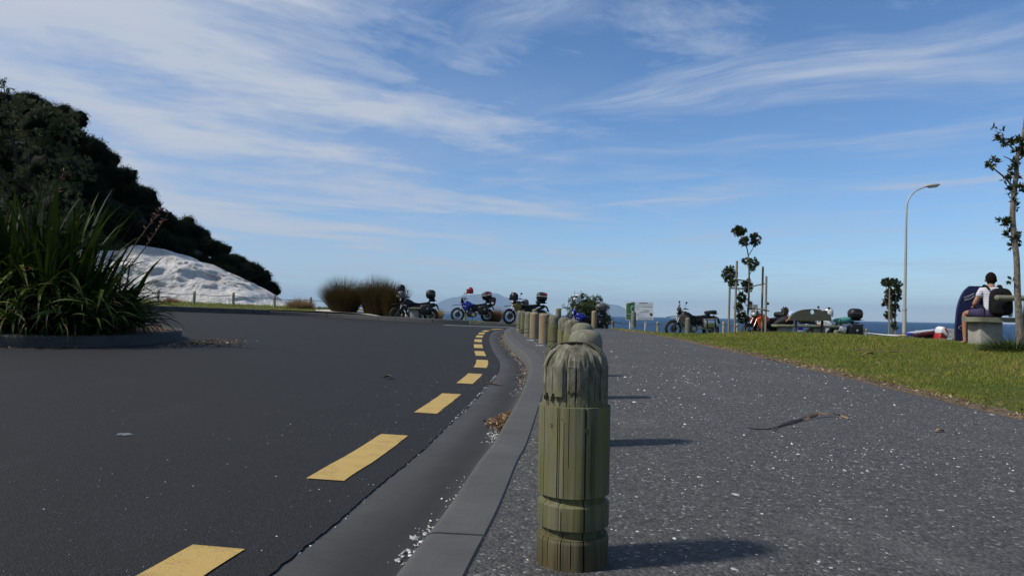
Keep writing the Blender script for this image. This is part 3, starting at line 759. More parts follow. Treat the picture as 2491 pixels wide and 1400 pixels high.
def clump(name, px, pyb, Y, h, rad, n, m, label, cat, seed, spread=.55, lean=(0, 0), bend=.5, w=.011, group=None):
    r = np.random.default_rng(seed); c = at(px, pyb, Y)
    o = thing(name, c, label, cat, group)
    a = r.random(n) * 2 * np.pi; q = np.sqrt(r.random(n)); base = np.stack([np.cos(a) * q * rad, np.sin(a) * q * rad, -.08 * np.ones(n)], 1)
    D = np.stack([np.cos(a) * q * spread + lean[0] + r.normal(size=n) * .12, np.sin(a) * q * spread + lean[1] + r.normal(size=n) * .12, np.ones(n)], 1)
    V, F, k = blades(base, D, h * r.uniform(.72, 1.08, n) * (1.06 - .26 * q), w, bend * r.uniform(.3, 1.2, n), r, 4)
    f = link('foliage', np_mesh('foliage', V, F, np.repeat(np.clip(.35 + .28 * r.normal(size=n) + .25 * (q - .5), 0, 1), k)), m, o); f['kind'] = 'stuff'
    return o
clump('reed_tussock', 838, 763, 33.2, 1.85, .42, 4200, M_REED, 'brown green reed tussock fanning out to the left on white shell', 'tussock', 21, .60, (-.06, 0), .30, group='reed tussocks by the far kerb')
clump('reed_tussock', 915, 767, 32.9, 1.92, .40, 4200, M_REED, 'taller reed tussock between the left tussock and the parked motorcycles', 'tussock', 22, .42, (.02, 0), .25, group='reed tussocks by the far kerb')
clump('reed_tussock', 955, 772, 32.4, 1.7, .30, 2600, M_REED, 'darkest reed tussock touching the leftmost motorcycle', 'tussock', 23, .28, (.02, 0), .2, group='reed tussocks by the far kerb')
clump('grass_clump', 730, 755, 35.0, .80, .42, 1500, M_STRAW, 'pale straw coloured grass clump between two fence posts', 'grass clump', 24, .45, bend=1.1, w=.02)
clump('grass_clump', 417, 740, 35.0, .55, .2, 500, M_RUST, 'rust coloured grass clump in front of the white rock', 'grass clump', 25, .5, bend=.8, w=.014)
clump('grass_clump', 1066, 772, 37.5, .62, .2, 420, M_STRAW, 'dry brown grass behind the rear wheel of the leftmost motorcycle', 'grass clump', 26, .35, bend=.7, w=.014)
clump('grass_clump', 1202, 780, 36.8, .95, .25, 520, M_RUST, 'reddish dry grass between the two motorcycles left of the bollards', 'grass clump', 27, .45, (.15, 0), .8, .015)
clump('grass_clump', 716, 752, 36.0, .5, .3, 500, M_GREEN, 'low green tuft at the foot of the pale grass clump', 'grass clump', 28, .6, bend=1.0, w=.02)

def leafy_bush(name, px, py, Y, rads, n, m, label, cat, seed, leaf=(.09, .04)):
    r = np.random.default_rng(seed); c = at(px, py, Y); zb = min(c[2] - rads[2], c[2] - .05)
    o = thing(name, (c[0], c[1], zb), label, cat); parts = []; ctr = np.array((0, 0, c[2] - zb))
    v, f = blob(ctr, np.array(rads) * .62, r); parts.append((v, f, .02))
    u = unit(r.normal(size=(max(8, n // 18), 3))); tp = ctr + u * np.array(rads) * r.uniform(.6, 1.0, (len(u), 1)); own = r.integers(0, len(tp), n)
    v, f = leaf_tris(tp[own] + r.normal(size=(n, 3)) * .05, r.normal(size=(n, 3)) + u[own] * .7 + np.array((0, 0, .4)), r.uniform(.7, 1.2, n) * leaf[0], r.uniform(.7, 1.2, n) * leaf[1], r)
    parts.append((v, f, np.repeat(np.clip(r.normal(size=n) * .2 + .45, 0, 1), 4)))
    link('foliage', np_mesh('foliage', *join(parts)), m, o)
    b = MB()
    for k in range(5):
        a = k * 1.3; b.tube([(0, 0, -.15), (math.cos(a) * rads[0] * .3, math.sin(a) * rads[1] * .3, ctr[2] * .6), tuple(ctr + unit(np.array((math.cos(a), math.sin(a), .5))) * np.array(rads) * .7)], [.03, .02, .01], 5)
    b.build('stem', M_BARK, o)
    return o
leafy_bush('low_shrub', 785, 756, 34.6, (.35, .3, .14), 900, M_GREEN, 'low green shrub at the left foot of the reed tussocks', 'shrub', 31, (.07, .035))
leafy_bush('coastal_bush', 1425, 754, 37.2, (1.15, .7, .82), 4200, M_GREEN, 'leafy green bush behind the blue motorcycle nearest the sign', 'bush', 32, (.11, .045))
leafy_bush('coastal_bush', 1476, 780, 37.0, (.28, .3, .3), 700, M_GREEN, 'small bush beside the tail of the blue motorcycle near the sign', 'bush', 33, (.1, .04))

# strip of rough grass along the brink behind the motorcycles
def scatter_grass(name, xy, zf, h, w, m, seed, label, tintf=None, flat=None, bend=.9):
    r = np.random.default_rng(seed); n = len(xy)
    base = np.c_[xy, zf(xy[:, 0], xy[:, 1]) - .006]
    a = r.random(n) * 2 * np.pi; ln = r.uniform(.1, .9, n) if flat is None else np.clip(flat + r.normal(size=n) * .3, .1, 3)
    D = np.stack([np.cos(a) * ln, np.sin(a) * ln, np.ones(n)], 1)
    V, F, k = blades(base, D, h * r.uniform(.5, 1.2, n), w * r.uniform(.7, 1.3, n), bend * r.uniform(.3, 1.3, n), r, 2)
    t = np.clip(.42 + .17 * r.normal(size=n), 0, 1) if tintf is None else np.clip(tintf + .13 * r.normal(size=n), 0, 1)
    o = link(name, np_mesh(name, V, F, np.repeat(t, k)), m, smooth=False); return tag(o, label, 'grass', kind='stuff')
M_GRASS = tint_mat('lawn_blades', [(.070, .112, .014), (.150, .195, .024), (.225, .235, .045), (.34, .265, .10), (.35, .215, .10)], .6, .2, .35)
r_ = np.random.default_rng(40)
xy = np.c_[r_.uniform(-30, 9, 16000), r_.uniform(29, 39, 16000)]
fk = np.interp(xy[:, 0], np.r_[FARK[:, 0], FARK2[4:, 0]], np.r_[FARK[:, 1], FARK2[4:, 1]])
xy = xy[(xy[:, 1] > fk + .25) & ~((xy[:, 0] > -8.6) & (xy[:, 0] < -5.4))]
scatter_grass('verge_grass', xy, z_verge, .13, .022, M_GRASS, 41, 'rough green grass along the brink beyond the road')

# ------------------------------------------------------------------ lawn blades
def lawn_grass():
    r = np.random.default_rng(50); out = []
    for y0, y1, dens, w, h in [(3.2, 8, 2600, .0045, .055), (8, 13, 1500, .006, .055), (13, 19, 850, .009, .06), (19, 27, 420, .013, .065)]:
        x1 = .72 * y1 + 1.5; n = int((y1 - y0) * (x1 - 3.4) * dens)
        X = r.uniform(3.4, x1, n); Y = r.uniform(y0, y1, n); k = (X < .72 * Y + 1.2)
        e = np.interp(Y, ejag[:, 1], ejag[:, 0]); k &= X > e - .015
        # bare worn strip along the path
        nz = np.array([noise.noise((a * 2.2, b * 2.2, 0)) for a, b in zip(X, Y)]); dist = X - e
        k &= r.random(n) < np.clip(.22 + dist / .55 + nz * .8, .10, 1)
        out.append(np.c_[X, Y, np.full(n, w), np.full(n, h), dist, nz][k])
    A = np.vstack(out); n = len(A)
    big = np.array([noise.noise((a * .55, b * .55, 7)) for a, b in A[:, :2]])
    t = .33 + .16 * A[:, 5] + .22 * big + .48 * np.clip(1 - A[:, 4] / (.5 + .5 * A[:, 5]), 0, 1)
    t = np.where(r.random(n) < .07, .8, t)
    hh = A[:, 3] * (1 + .5 * A[:, 5] + .4 * big) * np.clip(.45 + A[:, 4] / .6, .45, 1)
    base = np.c_[A[:, :2], z_lawn(A[:, 0], A[:, 1])]
    a = r.random(n) * 2 * np.pi; ln = r.uniform(.15, 1.1, n) + 1.4 * np.clip(1 - A[:, 4] / .35, 0, 1)
    D = np.stack([np.cos(a) * ln, np.sin(a) * ln, np.ones(n)], 1)
    V, F, k = blades(base, D, hh * r.uniform(.6, 1.3, n), A[:, 2] * r.uniform(.7, 1.4, n), .8 * r.uniform(.2, 1.4, n), r, 2)
    o = link('lawn_grass', np_mesh('lawn_grass', V, F, np.repeat(np.clip(t + .1 * r.normal(size=n), 0, 1), k)), M_GRASS, smooth=False)
    tag(o, 'short green lawn grass with dry brown tips beside the path', 'grass', kind='stuff')
lawn_grass()

# ------------------------------------------------------------------ flax bush in its kerbed island
ISL = spline([(-13, 8.8), (-9, 9.25), (-7, 9.62), (-6.1, 10.1), (-5.66, 10.9), (-5.6, 12), (-5.85, 13.2), (-6.6, 14.2), (-8, 14.8), (-13, 15)], 110)
M_ISL = concrete_mat('shaded_island_concrete', (.055, .053, .050), (.028, .027, .025))  # darker than the other edging concrete: the kerb's shade is put into its colour
def island():
    t = np.gradient(ISL, axis=0); t /= np.linalg.norm(t, axis=1)[:, None]; n = np.stack([-t[:, 1], t[:, 0]], 1)
    root = bpy.data.objects.new('island_kerb', None); C.objects.link(root); tag(root, kind='structure')
    for a in range(0, 110, 18):
        b_ = min(a + 18, 109); rs = []
        for i in range(a, b_ + 1):
            p = ISL[i] + t[i] * (.006 if i == a else -.006 if i == b_ else 0); zb = float(z_road(p[0], p[1]))
            rs.append([(p[0] + n[i, 0] * u, p[1] + n[i, 1] * u, zb + z) for u, z in [(0, -.2), (.012, .13), (.03, .155), (.05, .165), (.15, .165), (.155, .0), (.155, -.2)]])
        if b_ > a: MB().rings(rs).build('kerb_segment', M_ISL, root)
    poly = ISL + n * .153
    tag(patch('island_soil', poly, lambda X, Y: z_road(X, Y) + .13 + .05 * sm(0, 1.5, -5.8 - X), mat('bark_mulch', (.10, .06, .035), .95, color2=(.04, .025, .015), scale=20, bump=1, bscale=60), .4), kind='structure')
island()
M_FLAX = tint_mat('flax_leaf', [(.006, .011, .003), (.020, .036, .006), (.050, .075, .010), (.105, .115, .020), (.20, .14, .06)], .55, .14, .22)
def flax_leaf_mesh(name, L, W, bend, seed, dead=False, fold_at=None):
    r = np.random.default_rng(seed); seg = 10; V = []; p = np.zeros(3); ang = 0.0
    for s in range(seg + 1):
        t = s / seg; w = W * (.55 + .45 * math.sin(min(1, t * 2.2) * math.pi / 2)) * (1 - max(0, (t - .45) / .55) ** 1.7); w = max(w, .003)
        V += [p + np.array((0, -w / 2, w * .22)), p.copy(), p + np.array((0, w / 2, w * .22))]
        ang += bend / seg * (.25 + 1.5 * t ** 1.3) + (fold_at and abs(t - fold_at) < .06 and 1.1 or 0)
        p = p + np.array((math.sin(ang), .02 * r.normal(), math.cos(ang))) * L / seg
    V = np.array(V); F = []
    for s in range(seg):
        a = s * 3; F += [(a, a + 1, a + 4, a + 3), (a + 1, a + 2, a + 5, a + 4)]
    base = r.uniform(.12, .60) if not dead else .95
    tt = np.clip(np.repeat(base + .15 * np.linspace(-1, 1, seg + 1) * r.uniform(-.2, 1), 3), 0, 1)
    return np_mesh(name, V, F, tt)
def flax():
    r = np.random.default_rng(77); c = np.array((-7.12, 11.35)); zb = float(z_road(*c)) + .15
    o = thing('flax_bush', (c[0], c[1], zb), 'big dark green flax bush in the kerbed island at left', 'bush')
    meshes = [flax_leaf_mesh('leaf', L, W, b, k, fold_at=f) for k, (L, W, b, f) in enumerate(
        [(1.9, .075, .6, None), (1.7, .07, 1.2, None), (2.0, .08, .4, None), (1.5, .07, 1.7, None), (1.4, .065, 2.2, None), (1.9, .075, .8, None), (1.6, .07, 1.5, .62), (1.3, .065, 2.6, None), (2.0, .07, .6, .7), (1.1, .06, 2.0, None), (1.6, .08, 1.0, .45), (1.2, .06, 2.8, None)])]
    dead = [flax_leaf_mesh('leaf', L, W, b, 50 + k, True) for k, (L, W, b) in enumerate([(1.3, .035, 2.2), (1.1, .03, 2.6)])]
    stuff = []
    for k in range(2300):
        a = r.random() * 2 * np.pi; q = math.sqrt(r.random())
        bx, by = math.cos(a) * q * 1.12 - .55 * r.random(), math.sin(a) * q * .95
        lean = .05 + .62 * q ** 1.4 * r.uniform(.1, 1.2); side = r.normal() * .7
        isdead = r.random() < .06
        me = dead[int(r.integers(2))] if isdead else meshes[int(r.integers(len(meshes)))] if q < .72 else meshes[[1, 3, 4, 6, 7, 9, 10, 11][int(r.integers(8))]]
        sc = r.uniform(.70, 1.12) * (1.08 if q < .6 else .84); zr_ = a + side
        M = Matrix.Translation((bx, by, -.05)) @ Matrix.Rotation(zr_, 4, 'Z') @ Matrix.Rotation(lean * .8, 4, 'Y') @ Matrix.Rotation(r.normal() * .8, 4, 'Z') @ Matrix.Scale(sc, 4)
        if k < 300:
            lf = bpy.data.objects.new('leaf', me); C.objects.link(lf); lf.parent = o; lf.matrix_local = M
        else: stuff.append((me, M, r.normal() * .1))
    # the skirt of old leaves that hangs over the kerb
    for k in range(420):
        a = r.uniform(-2.9, .9); q = r.uniform(.8, 1.0)
        me = meshes[[3, 4, 7, 9, 11][int(r.integers(5))]] if r.random() > .14 else dead[int(r.integers(2))]
        M = Matrix.Translation((math.cos(a) * q * 1.12 - .05, math.sin(a) * q * 1.22, -.05)) @ Matrix.Rotation(a + r.normal() * .5, 4, 'Z') @ Matrix.Rotation(r.uniform(.35, .95), 4, 'Y') @ Matrix.Rotation(r.normal() * .6, 4, 'Z') @ Matrix.Scale(r.uniform(.5, .85), 4)
        stuff.append((me, M, -.06 + r.normal() * .1))
    for me in meshes + dead:
        me.materials.append(M_FLAX); me.polygons.foreach_set('use_smooth', [True] * len(me.polygons))
    V = []; F = []; T = []; off = 0
    for me, M, dt in stuff:
        v = np.empty(len(me.vertices) * 3, np.float32); me.vertices.foreach_get('co', v); v = v.reshape(-1, 3)
        A = np.array(M); V.append(v @ A[:3, :3].T + A[:3, 3])
        f = np.empty(len(me.polygons) * 4, np.int32); me.loops.foreach_get('vertex_index', f); F.append(f.reshape(-1, 4) + off); off += len(v)
        t = np.empty(len(v), np.float32); me.attributes['tint'].data.foreach_get('value', t); T.append(np.clip(t + dt, 0, 1))
    s = link('inner_leaves', np_mesh('inner_leaves', np.vstack(V), np.vstack(F), np.concatenate(T)), M_FLAX, o); s['kind'] = 'stuff'
    # flower stalks with rusty seed pods
    lo = np.array((c[0], c[1], zb))
    Mst = mat('flower_stalk', (.05, .035, .025), .8); Mpod = mat('seed_pod', (.20, .065, .035), .7, color2=(.10, .04, .025), scale=30)
    for pts in ([(300, 640), (335, 585), (372, 535), (395, 505)], [(315, 650), (355, 600), (385, 555), (412, 515)], [(130, 520), (138, 480), (148, 445), (155, 415)]):
        P = [at(px, py, 11.3 - .1 * i) - lo for i, (px, py) in enumerate(pts)]; P = [P[0] - np.array((-.0, 0, .8)) + np.array((-.15, .1, 0))] + P
        st = MB().tube(P, [.012, .011, .009, .007, .004], 6).build('flower_stalk', Mst, o)
        q = random.Random(int(pts[0][0]))
        for k in range(14):
            u = q.uniform(.3, 1); i = 2 + min(1, int(u * 2)); a = np.array(P[i]) + (np.array(P[i + 1]) - np.array(P[i])) * q.random()
            d = Vector((q.uniform(-1, 1), q.uniform(-1, 1), q.uniform(.1, .8))).normalized() * q.uniform(.05, .09); a = Vector(a)
            MB().tube([a, a + d * .5, a + d], [.004, .010, .003], 5).build('seed_pod', Mpod, st)
flax()
def flakes(name, pts, size, m, label, cat, seed, tints=(.2, .9), thick=True, aspect=2.2, lift=.006, up=.25):
    r = np.random.default_rng(seed); n = len(pts); P = np.asarray(pts, float).copy(); P[:, 2] += lift
    a = r.random(n) * 2 * np.pi; d = np.stack([np.cos(a), np.sin(a), r.normal(size=n) * up], 1); L = size * r.uniform(.45, 1.4, n)
    q = unit(np.cross(d, np.array((0, 0, 1.0)) + r.normal(size=(n, 3)) * up)); up_ = np.cross(q, d)
    W = (L / aspect * r.uniform(.5, 1.3, n))[:, None]; L = L[:, None]
    V = np.stack([P - d * L / 2, P + q * W / 2 + up_ * L * .06, P + d * L / 2, P - q * W / 2 + up_ * L * .06], 1).reshape(-1, 3)
    i = np.arange(n)[:, None] * 4; F = np.concatenate([i + np.array([[0, 1, 2]]), i + np.array([[0, 2, 3]])])
    o = link(name, np_mesh(name, V, F, np.repeat(r.uniform(*tints, n), 4)), m, smooth=False)
    return tag(o, label, cat, kind='stuff')
M_LITTER = tint_mat('leaf_litter', [(.05, .03, .02), (.15, .09, .045), (.27, .17, .09), (.42, .33, .22)], .85, .2)
r_ = np.random.default_rng(60)
def road_pts(xy, zf=z_road_s): xy = np.asarray(xy); return np.c_[xy, zf(xy[:, 0], xy[:, 1])]
xy = np.c_[-5.35 + np.abs(r_.normal(size=420)) * .38, 12.3 + r_.normal(size=420) * .55]
flakes('leaf_litter', road_pts(xy[xy[:, 0] > -5.58]), .055, M_LITTER, 'brown fallen leaves on the road beside the flax island', 'leaves', 61)
xy = np.c_[r_.uniform(-9.5, -5.9, 900), r_.uniform(9.6, 13.6, 900)]; xy = xy[inside(ISL, xy[:, 0], xy[:, 1])]
flakes('mulch', road_pts(xy, lambda X, Y: z_road(X, Y) + .15), .07, M_LITTER, 'dry brown mulch and leaf bits inside the flax island', 'mulch', 62)
xy = np.c_[r_.uniform(-9, -5.9, 260), np.interp(r_.uniform(-9, -5.9, 260), ISL[:60, 0], ISL[:60, 1])]; xy[:, 1] = np.interp(xy[:, 0], ISL[:50, 0], ISL[:50, 1]) - np.abs(r_.normal(size=260)) * .09
flakes('leaf_litter', road_pts(xy), .09, M_LITTER, 'thin dry flax scraps on the road along the island kerb', 'leaves', 63, aspect=7)
# ------------------------------------------------------------------ timber bollards
def wood_mat(name, a, b_, lichen, dark, zs=1.0, lich=.5, zone=False):
    m = bpy.data.materials.new(name); m.use_nodes = True; nt = m.node_tree; b = nt.nodes['Principled BSDF']
    t = nt.nodes.new('ShaderNodeTexCoord').outputs['Object']
    oi = nt.nodes.new('ShaderNodeObjectInfo')
    add = nt.nodes.new('ShaderNodeVectorMath'); add.operation = 'ADD'; nt.links.new(t, add.inputs[0])
    cb = nt.nodes.new('ShaderNodeCombineXYZ'); nt.links.new(mth(nt, 'MULTIPLY', oi.outputs['Random'], 37.0), cb.inputs[0]); nt.links.new(cb.outputs[0], add.inputs[1]); t2 = add.outputs[0]
    grain = noise_n(nt, mapping(nt, t2, (15, 15, .8 * zs)), 2.2, 7, .62)
    fine = noise_n(nt, mapping(nt, t2, (90, 90, 2.2 * zs)), 3.0, 4, .6)
    c = mixc(nt, ramp(nt, grain, [(.32, 0.0), (.68, 1.0)]), a, b_)
    lm = ramp(nt, noise_n(nt, mapping(nt, t2, (9, 9, 2.6)), 1.6, 7, .65), [(.47, 0.0), (.66, 1.0)])
    c = mixc(nt, mth(nt, 'MULTIPLY', lm, lich), c, lichen)
    c = mixc(nt, ramp(nt, fine, [(.60, 0.0), (.74, .8)]), c, dark)
    wide = noise_n(nt, mapping(nt, t2, (16, 16, .7 * zs)), 1.3, 5, .6)
    c = mixc(nt, ramp(nt, wide, [(.56, 0.0), (.74, .6)]), c, tuple(q * 2.4 for q in dark))
    gr = ramp(nt, noise_n(nt, mapping(nt, t2, (4, 4, 3)), 1.0, 6, .6), [(.45, 0.0), (.7, .5)])
    c = mixc(nt, gr, c, tuple(q * 1.25 for q in b_))
    if zone:                                                    # sun-bleached cap, soil-stained foot
        sz = nt.nodes.new('ShaderNodeSeparateXYZ'); nt.links.new(t, sz.inputs[0])
        wob = mth(nt, 'MULTIPLY_ADD', noise_n(nt, mapping(nt, t2, (22, 22, 4)), 1.0, 5), .16, -.08)
        zz_ = mth(nt, 'ADD', sz.outputs[2], wob)
        top = ramp(nt, zz_, [(.43, 0.0), (.50, .8)])
        c = mixc(nt, top, c, mixc(nt, ramp(nt, noise_n(nt, mapping(nt, t2, (30, 30, 12)), 1.0, 8, .7), [(.36, 0.0), (.66, 1.0)]), (.034, .031, .021), (.235, .225, .18)))
        c = mixc(nt, ramp(nt, zz_, [(.03, .8), (.14, 0.0)]), c, mixc(nt, ramp(nt, grain, [(.35, 0.0), (.65, 1.0)]), (.030, .022, .011), (.100, .075, .036)))
    nt.links.new(c, b.inputs['Base Color']); b.inputs['Roughness'].default_value = .88; b.inputs['Specular IOR Level'].default_value = .2
    bp = nd(nt, 'ShaderNodeBump', i_Strength=.22, i_Distance=.003); nt.links.new(mth(nt, 'ADD', grain, mth(nt, 'MULTIPLY', fine, .6)), bp.inputs['Height']); nt.links.new(bp.outputs[0], b.inputs['Normal'])
    return m
M_BOL = wood_mat('weathered_timber', (.070, .072, .030), (.160, .155, .098), (.135, .124, .020), (.020, .018, .009), zone=True, lich=.75)
M_BOLG = wood_mat('grey_timber', (.105, .105, .078), (.20, .195, .155), (.10, .105, .032), (.035, .032, .022), lich=.7)
M_BOLN = wood_mat('brown_timber', (.18, .125, .07), (.26, .21, .14), (.20, .175, .075), (.07, .045, .025), lich=.4)
M_CRACK = mat('dark_crack', (.012, .010, .006), .95)
M_KNOT = mat('wood_knot', (.040, .032, .016), .9, color2=(.075, .062, .03), scale=120)
M_GALV = mat('galvanised_steel', (.42, .42, .41), .5, .6, color2=(.30, .30, .30), scale=18)

HB = .612
def bollard_mesh(name, seg, rows, seed, worn=0.0, plain=False):
    r = random.Random(seed); V = []
    zs = np.unique(np.r_[np.linspace(-.05, .47, rows), np.linspace(.47, .545, rows // 4), .078, .082, .092, .103, .107, .112, .168, .173, .180, .184, .188, .194, .425, .432, .436, .440, .446])
    dome = [(.545 + (HB - .545) * math.sin(a), math.cos(a)) for a in np.linspace(.08, math.pi / 2 - .02, max(8, rows // 5))]
    cracks = [(r.uniform(0, 2 * math.pi), r.uniform(-.1, .3), r.uniform(.25, .50), r.uniform(.006, .012), r.uniform(.010, .018)) for _ in range(6)]
    if worn: cracks += [(-1.34, -.1, .445, .024, .024), (-2.12, .185, .445, .013, .016), (-1.98, -.1, .16, .015, .016), (-1.17, .2, .40, .009, .012), (-.75, -.1, .17, .014, .014), (-2.62, -.1, .5, .013, .014), (-1.80, .27, .445, .010, .012), (-1.93, .19, .40, .008, .010), (-1.62, .45, .56, .024, .018), (-1.0, .44, .53, .016, .016), (-2.4, .0, .09, .014, .014), (-1.7, .0, .085, .016, .016)]
    sb = sorted([-math.pi] + [-2.95 + .33 * i + r.uniform(-.09, .09) for i in range(18)])          # the cap has split into upright staves
    so = [r.uniform(-.0035, .0015) for _ in sb]; sd = [r.uniform(0, .016) for _ in sb]
    if worn: cracks += []
    def stave(th): return max(i for i, b in enumerate(sb) if b <= th + 1e-9)
    def rad(z, th):
        R0 = .1
        if not plain:
            if z < .092: R0 = .1 - .004 * sm(.075, .092, z)
            if .078 <= z < .107: R0 = .0865 if z > .083 else .097
            if .168 <= z < .190: R0 = .0875 if z > .175 else .1 - .008 * (z - .168) / .007
            if z > .436: R0 = .0905 + .002 * math.sin(3 * th + seed)
        d = .0016 * noise.noise((math.cos(th) * 9, math.sin(th) * 9, z * 2 + seed)) + .0004 * noise.noise((math.cos(th) * 30, math.sin(th) * 30, z * 3 + seed))
        if z > .436 and worn: 
            d = so[stave(th)] + .0008 * noise.noise((math.cos(th) * 7, math.sin(th) * 7, z * 8)) + .0006 * noise.noise((math.cos(th) * 20, math.sin(th) * 20, z * 60))
            near = min(abs(th - b) for b in sb[1:])
            if near < .012 and z < .585: d -= .008 * (1 - near / .012)
        if worn and z > .455:
            # a split slab stands proud on the left shoulder, splinters hang over the neck
            k = sm(-2.75, -2.65, th) * (1 - sm(-2.02, -1.96, th)); lim = .462 + .03 * round(noise.noise((th * 9, 0, 2)) * 3) / 3
            if z > lim: d += .0095 * k * (1 - .7 * float(sm(.555, .585, z)))
            k2 = sm(-1.9, -1.86, th) * (1 - sm(-1.5, -1.46, th))
            if .475 + .02 * noise.noise((th * 25, 3, 2)) < z < .57: d += .0035 * k2
            if z > .44: d -= .010 * max(0, noise.noise((math.cos(th) * 7 + 3, math.sin(th) * 7, z * 5))) * sm(-1.2, -.9, th) * (1 - sm(.2, .5, th))
        for a, z0, z1, w, dp in cracks:
            dd = abs((th - a + math.pi) % (2 * math.pi) - math.pi)
            if dd < w and z0 < z < z1: d -= dp * (1 - dd / w) * min(1, (z - z0) / .03, (z1 - z) / .03)
        return R0 + d
    ths = sorted(set([(-math.pi + 2 * math.pi * k / seg) for k in range(seg)] + [round(((a + q * w + math.pi) % (2 * math.pi)) - math.pi, 5) for a, z0, z1, w, dp in cracks for q in (-1.05, 0, 1.05)] + ([round(b + q, 5) for b in sb[1:] for q in (-.013, -.0005, .0005, .013)] if worn else [])))
    rs = []
    for z in zs: rs.append([(rad(z, t) * math.cos(t), rad(z, t) * math.sin(t), float(z)) for t in ths])
    for z, k in dome:
        zz = z + (worn * .008 * noise.noise((z * 60, 1, 2)))
        ring = []
        for t in ths:
            q = rad(min(z, .606), t) * k ** .72 + .003 * worn * noise.noise((math.cos(t) * 12, math.sin(t) * 12, z * 40))
            x, y = q * math.cos(t), q * math.sin(t); zq = zz + worn * .005 * noise.noise((x * 60, y * 60, 5))
            if worn: zq -= sd[stave(t)] * k ** 3
            if worn and y + .25 * x < -.028: zq -= .006
            ring.append((x, y, zq))
        rs.append(ring)
    return MB().rings(rs)
bol_hi = bollard_mesh('timber', 200, 110, 3, worn=1.0)
BD = [  # X, Y, material, kind, label
    (None, 2.10, 'w', 'hero', 'nearest timber bollard, cracked and lichen stained, filling the foreground'),
    (None, 3.98, 'g', 'g', 'second timber bollard, directly behind the nearest one'),
    (None, 6.05, 'g', 'g', 'third timber bollard from the camera, mostly hidden by the nearer ones'),
    (None, 8.05, 'w', 'g', 'fourth timber bollard from the camera, green stained'),
    (None, 10.0, 'w', 'g', 'fifth timber bollard from the camera, mossy green yellow face'),
    (None, 12.0, 'w', 'g', 'sixth timber bollard, just right of the brown one with a knot hole'),
    (None, 14.0, 'n', 'shoe', 'brown replacement bollard with dark knot hole on a steel shoe'),
    (None, 16.0, 'n', 'shoe', 'brown replacement bollard on a steel shoe without a knot hole'),
    (None, 18.0, 'g', 'g', 'ninth bollard from the camera, left of the two brown ones'),
    (None, 20.0, 'w', 'g', 'tenth bollard from the camera, next to last before the kerb corner'),
    (None, 22.0, 'g', 'g', 'leftmost bollard, at the far corner of the kerb'),
]
BPX = [1401, 1425.5, 1417, 1393, 1374.5, 1348, 1324.5, 1300, 1285.5, 1274.5, 1264.5]
variants = [bollard_mesh('timber', 64, 36, 11 + k) for k in range(3)]
plain = bollard_mesh('timber', 64, 36, 21, plain=True)
def place_bollard(px, Y, mk, kind, label, k, group, h=1.0, zoff=0.0, wid=1.0, zf=z_path):
    X = float(at(px, 790, Y)[0]); z = float(zf(X, Y))
    o = thing('bollard', (X, Y, z + zoff), label, 'bollard', group, rz=0 if kind == 'hero' else k * 2.1)
    src = bol_hi if kind == 'hero' else plain if kind in ('shoe', 'plain') else variants[k % 3]
    me_key = id(src)
    if me_key not in _bm:
        tmp = src.build('timber', M_BOL); _bm[me_key] = tmp.data; bpy.data.objects.remove(tmp)
    me = _bm[me_key].copy(); me.materials.clear(); me.materials.append({'w': M_BOL, 'g': M_BOLG, 'n': M_BOLN}[mk])
    t = link('timber', me, None, o, smooth=False); t.scale = (wid, wid, h)
    if kind == 'hero':
        for th, z, a_, b_ in ((-1.94, .405, .0075, .011), (-1.30, .375, .0065, .008), (-2.32, .385, .005, .008)):
            kn = MB().sq((0, 0, 0), (a_, .0011, b_), .9, 12, 8).build('knot', M_KNOT, o); kn.location = (.0995 * math.cos(th), .0995 * math.sin(th), z); kn.rotation_euler = (0, 0, th + math.pi / 2)
    if kind == 'hero':
        pts = []; q_ = random.Random(9)
        for u in np.linspace(-.083, .062, 26):
            y_ = -.028 - .25 * u + .004 * math.sin(u * 90) + q_.uniform(-.0015, .0015); rho = min(.0895, math.hypot(u, y_)); kk = (rho / .0905) ** (1 / .72); pts.append((u, y_, .545 + .067 * math.sqrt(max(0, 1 - kk * kk)) - .0012))
        MB().tube(pts, [.0012 + .0022 * math.sin(math.pi * i / 25) for i in range(26)], 6).build('split', M_CRACK, o)
    if kind == 'shoe':
        MB().lathe([(.085, -.03), (.085, .10), (.099, .101), (.099, .104), (.085, .106)], seg=32).build('steel_shoe', M_GALV, o)
        MB().box((0, 0, .008), (.30, .22, .012), bev=.004).build('base_plate', M_GALV, o)
        for sx in (-1, 1): MB().lathe([(.012, .014), (.012, .028), (.006, .034)], (sx * .125, 0, 0), seg=8).build('bolt', M_GALV, o)
        t.location = (0, 0, .095); t.scale = (1.03, 1.03, .86)
        if 'knot' in label and 'without' not in label:
            q = MB().sq((.02, -.098, .45), (.016, .008, .020), .9, 10, 6).build('knot_hole', M_CRACK, o); q.rotation_euler = (0, 0, -k * 2.1)
    return o
_bm = {}
for k, ((_, Y, mk, kind, lb), px) in enumerate(zip(BD, BPX)): place_bollard(px, Y, mk, kind, lb, k, 'timber bollards along the kerb')
GB2 = 'timber bollards at the far end of the path'
place_bollard(1300, 25.2, 'g', 'g', 'bollard top peeking between the two brown replacement bollards', 4, GB2, zf=lambda X, Y: z_path(X, Y) + .05)
place_bollard(1358, 27.2, 'g', 'plain', 'grey bollard with a dark bolt hole right of the sixth bollard', 5, GB2, zf=lambda X, Y: z_path(X, Y) + .1)
place_bollard(1445, 28.4, 'n', 'plain', 'lone brown bollard at the end of the path by the blue motorcycle', 6, GB2, zf=lambda X, Y: z_path(X, Y) + .08)
zlow = lambda X, Y: z_lawn(X, Y)
place_bollard(1541, 29.5, 'g', 'g', 'bollard in front of the left post of the information sign', 7, GB2, zf=lambda X, Y: .30 - .02)
